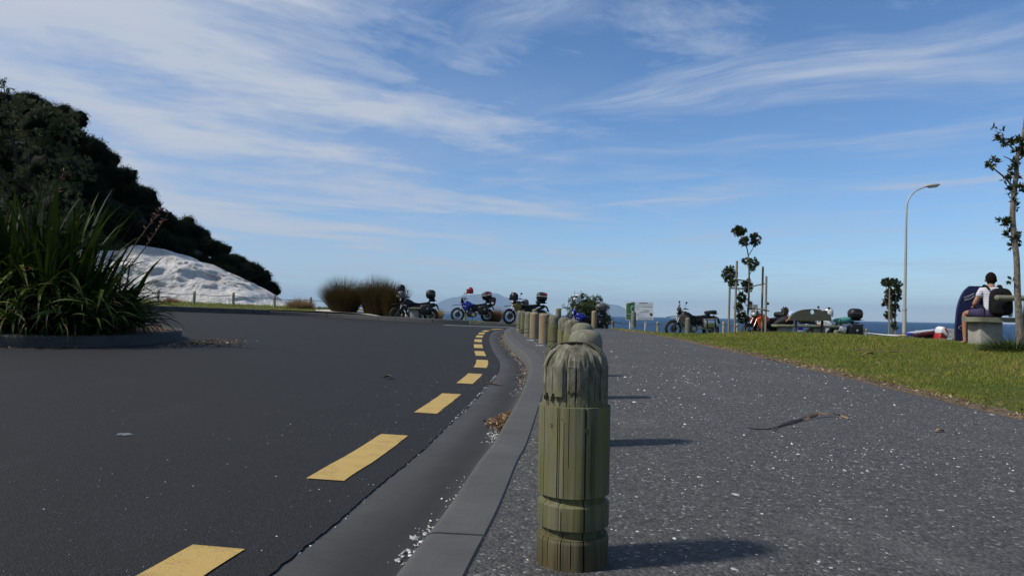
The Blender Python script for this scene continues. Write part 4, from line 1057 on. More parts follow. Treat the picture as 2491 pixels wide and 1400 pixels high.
place_bollard(1673, 27.0, 'g', 'g', 'bollard in front of the motorcycle with metal panniers', 8, GB2, zf=lambda X, Y: .065)
place_bollard(2035, 25.0, 'g', 'g', 'bollard top just showing in front of the white motorcycle', 9, GB2, zf=lambda X, Y: -.25)

# ------------------------------------------------------------------ rope fences
M_POST = wood_mat('fence_timber', (.19, .18, .13), (.27, .26, .20), (.20, .19, .10), (.08, .07, .05))
M_ROPE = mat('fence_rope', (.11, .11, .09), .9, color2=(.07, .07, .06), scale=60)
def fence(posts, label, rad, hfrac=.8, extra=None):
    c = posts[0]; p0 = at(c[0], c[2], c[3])
    o = thing('rope_fence', p0, label, 'fence'); lo = np.array(p0); tops = []
    for px, pyt, pyb, Y in posts:
        b = at(px, pyb, Y) - lo; t = at(px + (pyb - pyt) * .019, pyt, Y) - lo
        P = MB().lathe([(rad, -.25), (rad, t[2] - b[2] - .03), (rad * .8, t[2] - b[2] - .008), (rad * .3, t[2] - b[2])], seg=14).build('post', M_POST, o); P.location = Vector([float(q) for q in b])
        tops.append((b, t))
    for (b0, t0), (b1, t1) in zip(tops[:-1], tops[1:]):
        a = b0 + (t0 - b0) * hfrac; e = b1 + (t1 - b1) * hfrac; L = float(np.linalg.norm(e - a))
        pts = [a + (e - a) * u - np.array((0, rad * .9, .045 * L * .7 * 4 * u * (1 - u))) for u in np.linspace(0, 1, 9)]
        MB().tube(pts, .014, 6).build('rope', M_ROPE, o)
    return o
fence([(290, 700, 736, 33.4), (384, 704, 739.5, 33.6), (472, 708, 741.5, 34), (567, 711, 746, 34.4), (667, 718, 753, 34.6), (755, 722, 757.5, 35.0), (842, 727, 762, 35.6), (925, 733, 768, 36.2)], 'rope fence with round timber posts in front of the white rock', .062)
fence([(925, 733, 768, 37.4), (1010, 744, 776, 37.8), (1130, 752, 786, 38.2), (1245, 758, 790, 38.5), (1340, 765, 796, 38.5), (1491, 779, 800, 34.0), (1600, 782, 806, 34.0), (1760, 781.5, 812, 33.0), (1793, 786, 815, 33.0), (1900, 788, 820, 33), (2107, 798.5, 826, 32.5), (2230, 802, 830, 33), (2400, 808, 836, 33)], 'rope fence along the brink behind the parked motorcycles', .065)
# ------------------------------------------------------------------ motorcycles
M_RUB = mat('tyre_rubber', (.012, .012, .012), .8, scale=40)
M_BLK = mat('black_plastic', (.010, .010, .011), .42, spec=.4)
M_SEATM = mat('seat_vinyl', (.014, .014, .016), .55, spec=.4)
M_DARKM = mat('dark_metal', (.025, .025, .028), .4, .7)
M_ALU = mat('brushed_aluminium', (.55, .55, .54), .35, .9, color2=(.42, .42, .42), scale=20, stretch=(1, 1, 12))
M_STEELD = mat('engine_metal', (.14, .14, .14), .45, .8, color2=(.05, .05, .05), scale=14)
M_GOLD = mat('gold_rim', (.35, .24, .07), .4, .7)
M_GLASS = mat('lamp_glass', (.5, .52, .55), .1, .2, spec=.8)
M_WHT = mat('white_plastic', (.68, .69, .70), .35, spec=.5)
M_RED = mat('red_plastic', (.32, .012, .014), .35, spec=.5)
M_ORG = mat('orange_plastic', (.80, .11, .012), .35, spec=.5, color2=(.72, .09, .01))
M_BLUE = mat('blue_plastic', (.012, .018, .25), .25, spec=.6, color2=(.010, .014, .20))
M_TEAL = mat('teal_canvas', (.05, .22, .19), .75, color2=(.04, .18, .155), scale=6)
M_GREY = mat('grey_plastic', (.09, .09, .085), .4)
M_YG = mat('olive_panel', (.12, .115, .02), .4)
M_MIR = mat('mirror_glass', (.6, .65, .7), .08, 1.0)
M_TAIL = mat('tail_lamp', (.25, .01, .01), .3)

def wheel(parent, c, r, tyre, front, rim=M_ALU):
    w = bpy.data.objects.new('wheel', None); C.objects.link(w); w.parent = parent; w.location = c
    MB().torus((0, 0, 0), r - tyre * .55, tyre * .55, seg=40, sec=10, flat=1.05 if front else 1.25).build('tyre', M_RUB, w)
    MB().torus((0, 0, 0), r - tyre * 1.12, .016, seg=36, sec=6, flat=1.7).build('rim', rim, w)
    b = MB()
    for k in range(18):
        a = 2 * math.pi * k / 18; s = .03 if k % 2 else -.03
        b.tube([(math.cos(a + .25) * .04, s, math.sin(a + .25) * .04), (math.cos(a) * (r - tyre * 1.1), 0, math.sin(a) * (r - tyre * 1.1))], .0035, 4)
    b.build('spokes', M_STEELD, w)
    MB().lathe([(.045, -.07), (.05, -.03), (.03, -.02), (.03, .02), (.05, .03), (.045, .07)], axis='y', seg=14).build('hub', M_DARKM, w)
    MB().lathe([(.06, -.062), (.135, -.062), (.135, -.057), (.06, -.057)], axis='y', seg=28).build('brake_disc', M_STEELD, w)
    return w

def motorcycle(loc, label, paint, paint2, rz=0.0, lean=.06, topbox=None, soft=False, panniers=None, fairing=None, bag=None, steer=.18, rim=M_ALU, mirrors=True, badge=True, tailbag=False, decal=None, fender=None):
    o = thing('motorcycle', loc, label, 'motorcycle', 'motorcycles parked by the sea', rz=rz, rx=lean)
    P = lambda b, n, m, par=None: b.build(n, m, par or o)
    # rear end
    wheel(o, (.72, 0, .33), .33, .13, False, rim)
    sw = MB()
    for s in (-1, 1): sw.tube([(.03, s * .085, .43), (.35, s * .10, .385), (.74, s * .095, .33)], [.032, .034, .024], 8)
    P(sw, 'swingarm', M_ALU)
    # front end on a steering pivot
    st = bpy.data.objects.new('steering', None); C.objects.link(st); st.parent = o; st.location = (-.42, 0, .98); st.rotation_euler = (0, 0, steer)
    q = (.42, 0, -.98)
    wheel(st, (-.73 + q[0], 0, .345 + q[2]), .345, .10, True, rim)
    for s in (-1, 1):
        P(MB().tube([(-.75 + q[0], s * .095, .33 + q[2]), (-.62 + q[0], s * .095, .60 + q[2])], [.028, .030], 10), 'fork_leg', M_DARKM, st)
        P(MB().tube([(-.62 + q[0], s * .095, .58 + q[2]), (-.42 + q[0], s * .095, 1.02 + q[2])], .021, 10), 'fork_tube', M_ALU, st)
    P(MB().box((-.47 + q[0], 0, .90 + q[2]), (.07, .23, .035), Matrix.Rotation(-.45, 3, 'Y'), .008).box((-.425 + q[0], 0, 1.01 + q[2]), (.07, .23, .03), Matrix.Rotation(-.45, 3, 'Y'), .008), 'triple_clamp', M_DARKM, st)
    hb = P(MB().tube([(-.30 + q[0], -.40, 1.12 + q[2]), (-.36 + q[0], -.22, 1.14 + q[2]), (-.41 + q[0], -.07, 1.06 + q[2]), (-.41 + q[0], .07, 1.06 + q[2]), (-.36 + q[0], .22, 1.14 + q[2]), (-.30 + q[0], .40, 1.12 + q[2])], .011, 8), 'handlebar', M_DARKM, st)
    for s in (-1, 1):
        P(MB().tube([(-.30 + q[0], s * .41, 1.118 + q[2]), (-.335 + q[0], s * .28, 1.13 + q[2])], .018, 8), 'grip', M_RUB, hb)
        P(MB().tube([(-.37 + q[0], s * .40, 1.115 + q[2]), (-.43 + q[0], s * .36, 1.125 + q[2]), (-.40 + q[0], s * .22, 1.14 + q[2])], [.02, .045, .02], 8, flat=.5), 'hand_guard', M_BLK if paint2 is None else paint2, hb)
        if mirrors:
            mr = P(MB().tube([(-.36 + q[0], s * .24, 1.15 + q[2]), (-.40 + q[0], s * .33, 1.26 + q[2]), (-.37 + q[0], s * .37, 1.33 + q[2])], .007, 6), 'mirror', M_DARKM, hb)
            P(MB().sq((-.37 + q[0], s * .39, 1.36 + q[2]), (.02, .07, .045), .7, 12, 8), 'mirror_head', M_BLK, mr)
    # high front fender
    ff = []
    for t in np.linspace(0, 1, 8):
        x = -.36 - .66 * t; z = .80 + .06 * math.sin(t * 2.0) - .07 * t * t; w = .075 * (1 - .75 * t ** 2)
        ff.append([(x + q[0], -w, z - .025 + q[2]), (x + q[0], -w * .6, z + q[2]), (x + q[0], w * .6, z + q[2]), (x + q[0], w, z - .025 + q[2]), (x + q[0], 0, z - .012 + q[2])])
    P(MB().rings(ff), 'front_fender', fender or paint2 or M_BLK, st)
    hl = P(MB().slab([(-.50 + q[0], .86 + q[2]), (-.60 + q[0], .93 + q[2]), (-.585 + q[0], 1.08 + q[2]), (-.52 + q[0], 1.20 + q[2]), (-.47 + q[0], 1.10 + q[2]), (-.44 + q[0], .92 + q[2])], -.125, .125, bulge=PIL), 'headlight_cowl', fairing or paint2 or M_BLK, st)
    P(MB().sq((-.595 + q[0], 0, .99 + q[2]), (.022, .085, .055), .8, 14, 8), 'headlight', M_GLASS, hl)
    P(MB().slab([(-.545 + q[0], 1.10 + q[2]), (-.50 + q[0], 1.30 + q[2]), (-.492 + q[0], 1.30 + q[2]), (-.53 + q[0], 1.10 + q[2])], -.10, .10, bulge=[(0, .9), (.1, 1), (.9, 1), (1, .9)]), 'windscreen', M_GREY, hl)
    # frame, tank, seat, tail
    fr = MB()
    for s in (-1, 1):
        fr.tube([(-.40, s * .04, .92), (-.20, s * .12, .74), (.08, s * .13, .58), (.10, s * .12, .36)], .022, 8)
        fr.tube([(-.38, s * .03, .82), (-.32, s * .10, .50), (-.22, s * .12, .26), (.10, s * .12, .24)], .018, 8)
        fr.tube([(.0, s * .11, .78), (.45, s * .10, .80), (.86, s * .08, .86)], .015, 8); fr.tube([(.10, s * .11, .50), (.55, s * .10, .78)], .014, 8)
    P(fr, 'frame', M_DARKM)
    P(MB().sq((.14, 0, .66), (.22, .11, .16), .4, 14, 8), 'air_box', M_BLK)
    tk = P(MB().slab([(-.46, .80), (-.44, .95), (-.33, 1.02), (-.15, .985), (.02, .87), (.06, .80), (-.10, .70), (-.30, .66)], -.165, .165, bulge=PIL), 'fuel_tank', paint)
    P(MB().lathe([(.045, 0), (.045, .02), (.03, .028)], (-.26, 0, .995), seg=14), 'filler_cap', M_DARKM, tk)
    for s in (-1, 1):
        sh = P(MB().slab([(-.56, .86), (-.40, .93), (-.14, .80), (-.22, .62), (-.34, .46), (-.46, .62)], s * .15, s * .205, bulge=[(0, 1), (.6, .97), (1, .86)]), 'side_shroud', decal or paint)
        P(MB().slab([(.05, .80), (.52, .86), (.60, .80), (.30, .66), (.12, .62)], s * .105, s * .145, bulge=[(0, 1), (1, .86)]), 'side_panel', paint2 or paint)
        if badge:
            P(MB().slab([(-.46, .80), (-.30, .76), (-.31, .735), (-.47, .77)], s * .207, s * .210), 'stripe_decal', M_WHT if decal is None else M_RED, sh)
    P(MB().slab([(-.12, .88), (-.02, .875), (.12, .845), (.34, .87), (.66, .92), (.70, .90), (.66, .85), (.35, .79), (.05, .76), (-.08, .80)], -.14, .14, bulge=PIL), 'seat', M_SEATM)
    P(MB().slab([(.52, .80), (.66, .86), (.90, .85), (1.02, .76), (1.06, .58), (1.03, .58), (.98, .72), (.86, .79), (.66, .79)], -.085, .085, bulge=[(0, .9), (.12, 1), (.88, 1), (1, .9)]), 'rear_fender', paint2 or M_BLK)
    P(MB().sq((.95, 0, .80), (.03, .06, .035), .6, 10, 8), 'tail_lamp', M_TAIL)
    P(MB().box((1.065, 0, .62), (.006, .17, .13), Matrix.Rotation(-.18, 3, 'Y'), .002), 'number_plate', M_WHT)
    for s in (-1, 1): P(MB().tube([(.93, s * .07, .79), (.95, s * .16, .785), (.96, s * .20, .785)], [.008, .016, .022], 6), 'indicator', M_BLK)
    # engine
    en = P(MB().sq((-.06, 0, .40), (.21, .14, .135), .35, 16, 10).sq((.08, 0, .36), (.13, .15, .10), .5, 14, 8), 'engine', M_STEELD)
    cy = MB()
    for k in range(7): cy.box((-.14 - .012 * k, 0, .50 + .028 * k), (.19, .20, .012), Matrix.Rotation(-.2, 3, 'Y'), .004)
    cy.box((-.175, 0, .60), (.14, .15, .24), Matrix.Rotation(-.2, 3, 'Y'), .01); P(cy, 'cylinder_head', M_STEELD, en)
    P(MB().lathe([(.085, -.165), (.09, -.15), (.09, -.12), (.10, -.11)], (.05, 0, .36), 'y', 20), 'clutch_cover', M_ALU, en)
    P(MB().slab([(-.34, .36), (-.30, .24), (.10, .215), (.12, .245), (-.27, .275), (-.31, .38)], -.12, .12), 'skid_plate', M_ALU)
    P(MB().tube([(-.26, .03, .60), (-.36, .05, .52), (-.33, .09, .34), (-.10, .17, .30), (.20, .17, .42), (.42, .17, .56)], .021, 8), 'exhaust_pipe', M_STEELD)
    P(MB().tube([(.40, .175, .55), (.46, .175, .585), (.86, .18, .76), (.90, .18, .775)], [.03, .055, .058, .035], 12), 'silencer', M_STEELD)
    P(MB().tube([(.28, 0, .47), (.36, 0, .66)], .035, 8), 'shock_absorber', M_RED)
    for s in (-1, 1): P(MB().tube([(.06, s * .13, .33), (.05, s * .24, .325)], .012, 6), 'foot_peg', M_DARKM)
    P(MB().tube([(-.02, -.13, .26), (.02, -.22, .06), (.03, -.26, -.02)], .012, 6).box((.03, -.265, -.025), (.07, .05, .01)), 'side_stand', M_DARKM)
    rk = MB()
    for s in (-1, 1): rk.tube([(.50, s * .12, .86), (.62, s * .13, .94), (.98, s * .12, .965)], .009, 6)
    for x in (.62, .76, .90): rk.tube([(x, -.13, .945), (x, .13, .945)], .008, 6)
    P(rk, 'luggage_rack', M_DARKM)
    if topbox:
        kind, cx, cz, sx, sz, tilt = topbox
        Rm = Matrix.Rotation(tilt, 3, 'Y')
        tb = P(MB().sq((cx, 0, cz), (sx, .23, sz), .72, 20, 12, Rm), 'top_box', M_BLK if kind != 'grey' else M_GREY)
        P(MB().sq((cx, 0, cz + sz * .18), (sx * 1.012, .234, sz * .05), .3, 20, 6, Rm), 'box_seam', {'red': M_WHT, 'plain': M_GREY, 'grey': M_BLK}[kind], tb)
        if kind == 'red': P(MB().sq((cx + sx * .35, 0, cz + sz * .42), (sx * .66, .21, sz * .48), .6, 16, 8, Rm), 'box_lid_panel', M_RED, tb)
        P(MB().box((.76, 0, (cz - sz + .955) / 2), (.26, .2, max(.03, cz - sz - .955 + .06)), None, .01), 'box_mount', M_DARKM, tb)
    if panniers == 'soft':
        for s in (-1, 1):
            pn = P(MB().sq((.52, s * .27, .60), (.25, .12, .215), .42, 16, 10, Matrix.Rotation(-.12, 3, 'Y')), 'pannier', M_BLK)
            P(MB().slab([(.555, .66), (.625, .66), (.59, .60)], s * .391, s * .395), 'triangle_patch', M_WHT, pn)
            P(MB().box((.52, s * .275, .79), (.06, .2, .012), None, .003), 'strap', M_SEATM, pn)
    elif panniers == 'alu':
        for s in (-1, 1):
            pn = P(MB().box((.62, s * .31, .60), (.50, .21, .30), Matrix.Rotation(-.10, 3, 'Y'), .025), 'pannier', M_ALU)
            P(MB().box((.605, s * .31, .757), (.515, .225, .03), Matrix.Rotation(-.10, 3, 'Y'), .012), 'pannier_lid', M_ALU, pn)
            for dx in (-.14, .16): P(MB().box((.62 + dx, s * .31, .605 + dx * .1), (.045, .222, .345), Matrix.Rotation(-.10, 3, 'Y'), .006), 'strap', M_SEATM, pn)
    elif panniers == 'drop':
        for s in (-1, 1):
            pn = P(MB().sq((.66, s * .27, .57), (.23, .11, .25), .38, 16, 10), 'pannier', M_BLK)
            P(MB().slab([(.62, .64), (.70, .64), (.66, .56)], s * .381, s * .385), 'triangle_patch', M_WHT, pn)
            P(MB().box((.24, s * .20, .62), (.26, .05, .2), Matrix.Rotation(.25, 3, 'Y'), .02), 'side_cover', M_WHT)
    if bag == 'teal':
        bg_ = P(MB().sq((.28, 0, .92), (.30, .21, .10), .55, 18, 10, Matrix.Rotation(-.18, 3, 'Y')), 'dry_bag', M_TEAL)
        P(MB().torus((.16, 0, .88), .2, .012, 'y', 20, 6).v and MB().box((.16, 0, .86), (.035, .43, .24), Matrix.Rotation(-.1, 3, 'Y'), .02), 'strap', M_SEATM, bg_)
    elif bag == 'roll':
        bg_ = P(MB().tube([(.58, -.22, .98), (.60, 0, .99), (.58, .22, .98)], [.085, .10, .085], 14), 'luggage_roll', M_BLK)
    elif bag == 'pack':
        P(MB().sq((.70, 0, 1.00), (.23, .17, .07), .5, 16, 10, Matrix.Rotation(-.12, 3, 'Y')), 'tail_bag', M_BLK)
        P(MB().sq((.86, 0, .93), (.07, .12, .03), .6, 12, 8), 'white_pouch', M_WHT)
    if tailbag:
        tb2 = P(MB().sq((.98, 0, 1.02), (.15, .21, .21), .5, 16, 10, Matrix.Rotation(.15, 3, 'Y')), 'rear_case', M_BLK)
        P(MB().box((.98, -.212, .93), (.12, .01, .09), None, .003), 'white_tag', M_WHT, tb2)
    return o
def gp(px, Y, z): return (float(at(px, 780, Y)[0]), Y, z)
bike1 = motorcycle(gp(1007, 31.9, .225), 'leftmost dark motorcycle, its front hidden by the reed tussock', M_DARKM, M_BLK, rz=.05, topbox=('plain', .70, 1.24, .21, .20, .0), panniers='soft', rim=M_GOLD, steer=.3)
bike2 = motorcycle(gp(1149, 36.2, .27), 'blue motorcycle with red and black top box, left of the bollard row', M_BLUE, M_BLK, rz=.03, topbox=('red', .68, 1.28, .25, .21, -.25), panniers='soft', tailbag=True, steer=.15)
bike3 = motorcycle(gp(1276, 32.8, .245), 'black motorcycle with olive tank stripe behind the far bollards', M_BLK, M_DARKM, rz=.10, topbox=('red', .74, 1.22, .24, .22, .05), bag='roll', steer=.45, decal=M_YG)
bike4 = motorcycle(gp(1424, 33.6, -.20), 'blue motorcycle in front of the green bush, nearest the sign', M_BLUE, M_BLK, rz=.04, fairing=M_BLUE, topbox=('grey', .72, 1.26, .27, .20, -.08), panniers='soft', steer=.2)
bike5 = motorcycle(gp(1683, 28.6, -.10), 'black and grey motorcycle with strapped aluminium side panniers', M_BLK, M_BLK, rz=.0, panniers='alu', bag='pack', steer=.12, decal=M_GREY)
bike6 = motorcycle(gp(1862, 24.6, -.15), 'orange motorcycle half hidden behind the tree stakes', M_ORG, M_BLK, rz=.42, fairing=M_GREY, bag='roll', panniers='soft', steer=.05, decal=M_ORG, fender=M_BLK)
bike7 = motorcycle(gp(2027, 26.2, -.24), 'white motorcycle with teal dry bag and round black top box', M_WHT, M_WHT, rz=-.02, topbox=('plain', .74, 1.16, .24, .20, .0), panniers='drop', bag='teal', steer=.08, fender=M_WHT)

def helmet(px, py, Y, m, label, rz=0.0, visor=M_BLK, stripe=None, rx=0.0, s=1.0):
    c = at(px, py, Y)
    o = thing('helmet', c, label, 'helmet', 'motorcycle helmets left on the machines', rz=rz, rx=rx); o.scale = (s * 1.15, s * 1.15, s * 1.15)
    b = MB(); rs = []
    for i, ph in enumerate(np.linspace(-1.0, 1.56, 12)):
        k = math.cos(ph) if ph > 0 else 1 - .10 * (ph / 1.0) ** 2
        rs.append([((.138 * math.cos(a) - (.02 if math.cos(a) < 0 and ph < 0 else 0)) * k, .112 * math.sin(a) * k, .13 * math.sin(ph) if ph > 0 else .135 * ph) for a in np.linspace(0, 2 * math.pi, 22, endpoint=False)])
    sh = b.rings(rs).build('shell', m, o)
    vs = [[(.145 * math.cos(a) * -1 - .012, .117 * math.sin(a), z) for a in np.linspace(-1.15, 1.15, 12)] for z in (-.035, .01, .05)]
    v = [p for r in vs for p in r]; MB().add(v, [(i * 12 + k, i * 12 + k + 1, (i + 1) * 12 + k + 1, (i + 1) * 12 + k) for i in range(2) for k in range(11)]).build('visor', visor, o)
    MB().sq((-.13, 0, -.085), (.05, .075, .035), .6, 14, 8).build('chin_bar', m, o)
    if stripe: MB().torus((0, 0, .02), .118, .012, 'y', 24, 6, flat=1.4).build('stripe', stripe, o)
    return o
helmet(977, 700, 31.6, M_DARKM, 'dark peaked helmet standing on the leftmost motorcycle beside the tussock', .6)
helmet(976, 715, 31.5, M_GREY, 'grey helmet hanging just below the dark peaked helmet', .2)
helmet(1144, 706, 36.0, M_RED, 'red and white helmet on the handlebar of the blue motorcycle', .3, stripe=M_WHT)
helmet(1278, 735, 32.6, M_GREY, 'silver grey helmet lying on the black motorcycle tank', .4)
helmet(1251, 720, 32.2, M_DARKM, 'black helmet with pale stripe hung before the handlebar of the black motorcycle', -.4, stripe=M_WHT, s=1.15)
helmet(1405, 722, 33.3, M_WHT, 'white and black helmet on the blue motorcycle in front of the bush', .5, stripe=M_BLK)
helmet(2016, 759, 26.0, M_WHT, 'white helmet with dark visor beside the curved bench back', -.2, stripe=M_BLK)
# ------------------------------------------------------------------ young trees and their stakes
M_STAKE = mat('stake_timber', (.20, .175, .13), .9, color2=(.12, .105, .08), scale=10, stretch=(1, 1, .15), bump=.4)
M_YLEAF = tint_mat('young_leaf', [(.012, .02, .008), (.028, .042, .014), (.055, .07, .025), (.11, .11, .045)], .42, .4, .15)
def leaf_cluster(parent, lo, px, py, Y, rx, ry, n, seed, leaf=(.085, .034), name='leaf_cluster', ydepth=None):
    r = np.random.default_rng(seed); c = at(px, py, Y) - lo; k = Y / FPX
    rad = np.array((rx * k, ydepth or (rx + ry) / 2 * k, ry * k)); tn = max(4, n // 12)
    u = unit(r.normal(size=(tn, 3))) * r.uniform(.2, 1.0, (tn, 1)) ** .6; tp = c + u * rad * .85; own = r.integers(0, tn, n)
    D = unit(r.normal(size=(n, 3))) + unit(u + 1e-6)[own] * .8 + np.array((0, 0, .25))
    v, f = leaf_tris(tp[own] + r.normal(size=(n, 3)) * .008, D, r.uniform(.7, 1.15, n) * leaf[0], r.uniform(.8, 1.2, n) * leaf[1], r)
    return link(name, np_mesh(name, v, f, np.repeat(np.clip(.42 + .2 * r.normal(size=n), 0, 1), 4)), M_YLEAF, parent)
def limb(parent, lo, pts, rads, name, m=M_BARK):
    P = spline([at(px, py, Y) - lo for px, py, Y in pts], len(pts) * 4); rr = np.interp(np.linspace(0, 1, len(P)), np.linspace(0, 1, len(rads)), rads)
    return MB().tube(P, list(rr), 9).build(name, m, parent)
Z4 = lambda x, y: (1740 + x / 4.667, 530 + y / 4.667)
def staked_tree():
    Y = 21.2; px, py = Z4(335, 1290); lo = at(px, py, Y)
    o = thing('young_tree', lo, 'sparse young tree inside a frame of four timber stakes', 'tree')
    L = lambda pts, rads, nm: limb(o, lo, [(*Z4(x, y), Y) for x, y in pts], rads, nm)
    L([(330, 1320), (350, 1180), (370, 1080), (380, 900), (385, 700), (375, 450), (355, 330), (300, 230), (270, 170)], [.035, .032, .028, .025, .02, .015, .01], 'trunk')
    for pts in ([(375, 430), (430, 335), (455, 240)], [(385, 650), (430, 560)], [(370, 930), (260, 810), (190, 700), (165, 620)], [(360, 1000), (300, 920)], [(350, 1060), (270, 1015)], [(345, 1190), (300, 1130)], [(378, 520), (340, 490)]):
        L(pts, [.012, .009, .005], 'branch')
    for k, (x, y, rx, ry, n) in enumerate([(270, 150, 80, 50, 330), (335, 270, 48, 50, 170), (450, 245, 62, 75, 260), (430, 525, 50, 72, 250), (338, 495, 26, 30, 60), (165, 640, 80, 90, 360), (200, 745, 52, 45, 170), (360, 770, 58, 85, 300), (300, 905, 46, 50, 170), (268, 1010, 36, 50, 150), (312, 1140, 68, 66, 260), (388, 985, 18, 20, 30)]):
        X, Yp = Z4(x, y); leaf_cluster(o, lo, X, Yp, Y + (.3 if k % 2 else -.2), rx / 4.667 * 1.08, ry / 4.667 * 1.08, int(n * 1.9), 300 + k, (.095, .036))
    g0 = at(*Z4(230, 1285), 20.8)
    gd = thing('tree_guard', g0, 'four rough timber stakes with cross rails around the young tree', 'stakes')
    SK = [((150, 1270), (172, 530), 21.8), ((217, 1285), (247, 487), 20.8), ((525, 1290), (541, 552), 21.6), ((570, 1295), (580, 660), 20.7)]
    for (a, b, yy) in SK:
        p = at(*Z4(*a), yy) - g0; q = at(*Z4(*b), yy) - g0
        MB().tube([p - np.array((0, 0, .2)), (p + q) / 2, q], .031, 4).build('stake', M_STAKE, gd)
    for a, b, ya, yb in [((215, 695), (385, 718), 20.75, 21.15), ((556, 745), (395, 780), 21.55, 21.25), ((168, 795), (340, 803), 21.75, 21.3), ((582, 1040), (365, 1018), 20.65, 21.15)]:
        p = at(*Z4(*a), ya) - g0; q = at(*Z4(*b), yb) - g0
        MB().tube([p, (p + q) / 2, q], .036, 4, flat=.55).build('rail', M_STAKE, gd)
staked_tree()
Z5 = lambda x, y: (2090 + x / 3.333, 430 + y / 3.333)
def small_tree():
    Y = 28.5; lo = at(*Z5(275, 1300), Y)
    o = thing('young_tree', lo, 'small bushy young tree just left of the lamp post', 'tree')
    for pts, rads in (([(278, 1320), (268, 1200), (258, 1080), (260, 920), (262, 860)], [.04, .035, .025, .012]), ([(272, 1230), (295, 1130), (300, 1000)], [.025, .012]), ([(262, 1150), (225, 1040)], [.018, .008])):
        limb(o, lo, [(*Z5(x, y), Y) for x, y in pts], rads, 'trunk' if rads[0] == .04 else 'branch')
    for k, (x, y, rx, ry, n) in enumerate([(235, 858, 62, 40, 420), (310, 868, 45, 40, 300), (280, 935, 85, 42, 480), (240, 990, 50, 40, 260), (300, 985, 45, 30, 200), (225, 1030, 40, 40, 200), (290, 1055, 42, 38, 220), (250, 1120, 52, 38, 260), (290, 1210, 28, 34, 110)]):
        leaf_cluster(o, lo, *Z5(x, y), Y + (.25 if k % 2 else -.25), rx / 3.333, ry / 3.333, int(n * 1.6), 340 + k, (.10, .045))
    gd = thing('tree_guard', at(*Z5(240, 1290), Y - .4), 'pair of slim stakes beside the small tree near the lamp post', 'stakes'); g0 = np.array(gd.location)
    for a, b, yy in [((240, 1300), (248, 905), Y - .4), ((292, 1300), (289, 1000), Y + .3)]:
        p = at(*Z5(*a), yy) - g0; q = at(*Z5(*b), yy) - g0; MB().tube([p - np.array((0, 0, .3)), q], .036, 4).build('stake', M_STAKE, gd)
small_tree()
Z6 = lambda x, y: (2290 + x / 2.456, 290 + y / 2.456)
def right_tree():
    Y = 11.9; lo = at(*Z6(470, 1330), Y)
    o = thing('young_tree', lo, 'tall thin young tree with sparse leaf tufts at the right edge', 'tree')
    lo = np.array(lo)
    limb(o, lo, [(*Z6(x, y), Y) for x, y in [(472, 1360), (470, 1290), (462, 1150), (455, 1050), (450, 850), (440, 750), (430, 650), (425, 560), (435, 430), (447, 330), (450, 240), (470, 170), (490, 80), (505, -60), (510, -200)]], [.065, .058, .052, .048, .045, .044, .042, .042, .04, .036, .032, .026, .02, .014, .008], 'trunk', M_BARK2)
    for pts, rr in (([(432, 410), (385, 355), (320, 300), (268, 250)], [.018, .013, .006]), ([(440, 190), (400, 150), (350, 128), (308, 105)], [.016, .01, .005]), ([(430, 248), (370, 220)], [.01, .006]), ([(355, 125), (330, 75), (313, 42)], [.004, .003]), ([(358, 130), (362, 80)], [.003, .003]), ([(452, 250), (480, 230), (520, 180)], [.016, .01]), ([(425, 640), (390, 600)], [.01, .006]), ([(440, 720), (400, 700)], [.01, .006]), ([(450, 975), (420, 965)], [.006, .004])):
        limb(o, lo, [(*Z6(x, y), Y) for x, y in pts], rr, 'branch', M_BARK2)
    for k, (x, y, rx, ry, n) in enumerate([(312, 115, 26, 18, 26), (388, 132, 34, 24, 60), (298, 268, 42, 34, 60), (452, 200, 34, 26, 70), (466, 130, 22, 20, 34), (432, 250, 20, 22, 30), (446, 292, 22, 22, 32), (432, 350, 26, 24, 40), (462, 420, 42, 30, 80), (414, 425, 20, 22, 26), (418, 480, 14, 14, 14), (448, 530, 12, 12, 8), (382, 622, 50, 34, 70), (415, 690, 38, 30, 70), (465, 708, 24, 18, 30), (434, 765, 20, 16, 18), (420, 965, 12, 10, 8), (382, 365, 18, 14, 16), (312, 42, 5, 10, 5), (361, 76, 5, 9, 5), (520, 170, 40, 40, 90)]):
        leaf_cluster(o, lo, *Z6(x, y), Y + (.06 if k % 2 else -.06), rx / 2.456, ry / 2.456, int(n * 1.3), 380 + k, (.095, .038))
M_BARK2 = mat('young_bark', (.20, .175, .14), .9, color2=(.085, .075, .06), scale=30, stretch=(1, 1, .8), bump=.7)
right_tree()
leafy = clump('weed_clump', 2468, 848, 11.6, .42, .34, 700, M_GREEN, 'tangle of green weeds at the foot of the tall right tree', 'weeds', 29, 1.2, bend=1.3, w=.012)
clump('weed_clump', 2438, 846, 12.0, .26, .22, 380, M_GREEN, 'low weeds against the concrete bench leg', 'weeds', 30, 1.2, bend=1.2, w=.010)

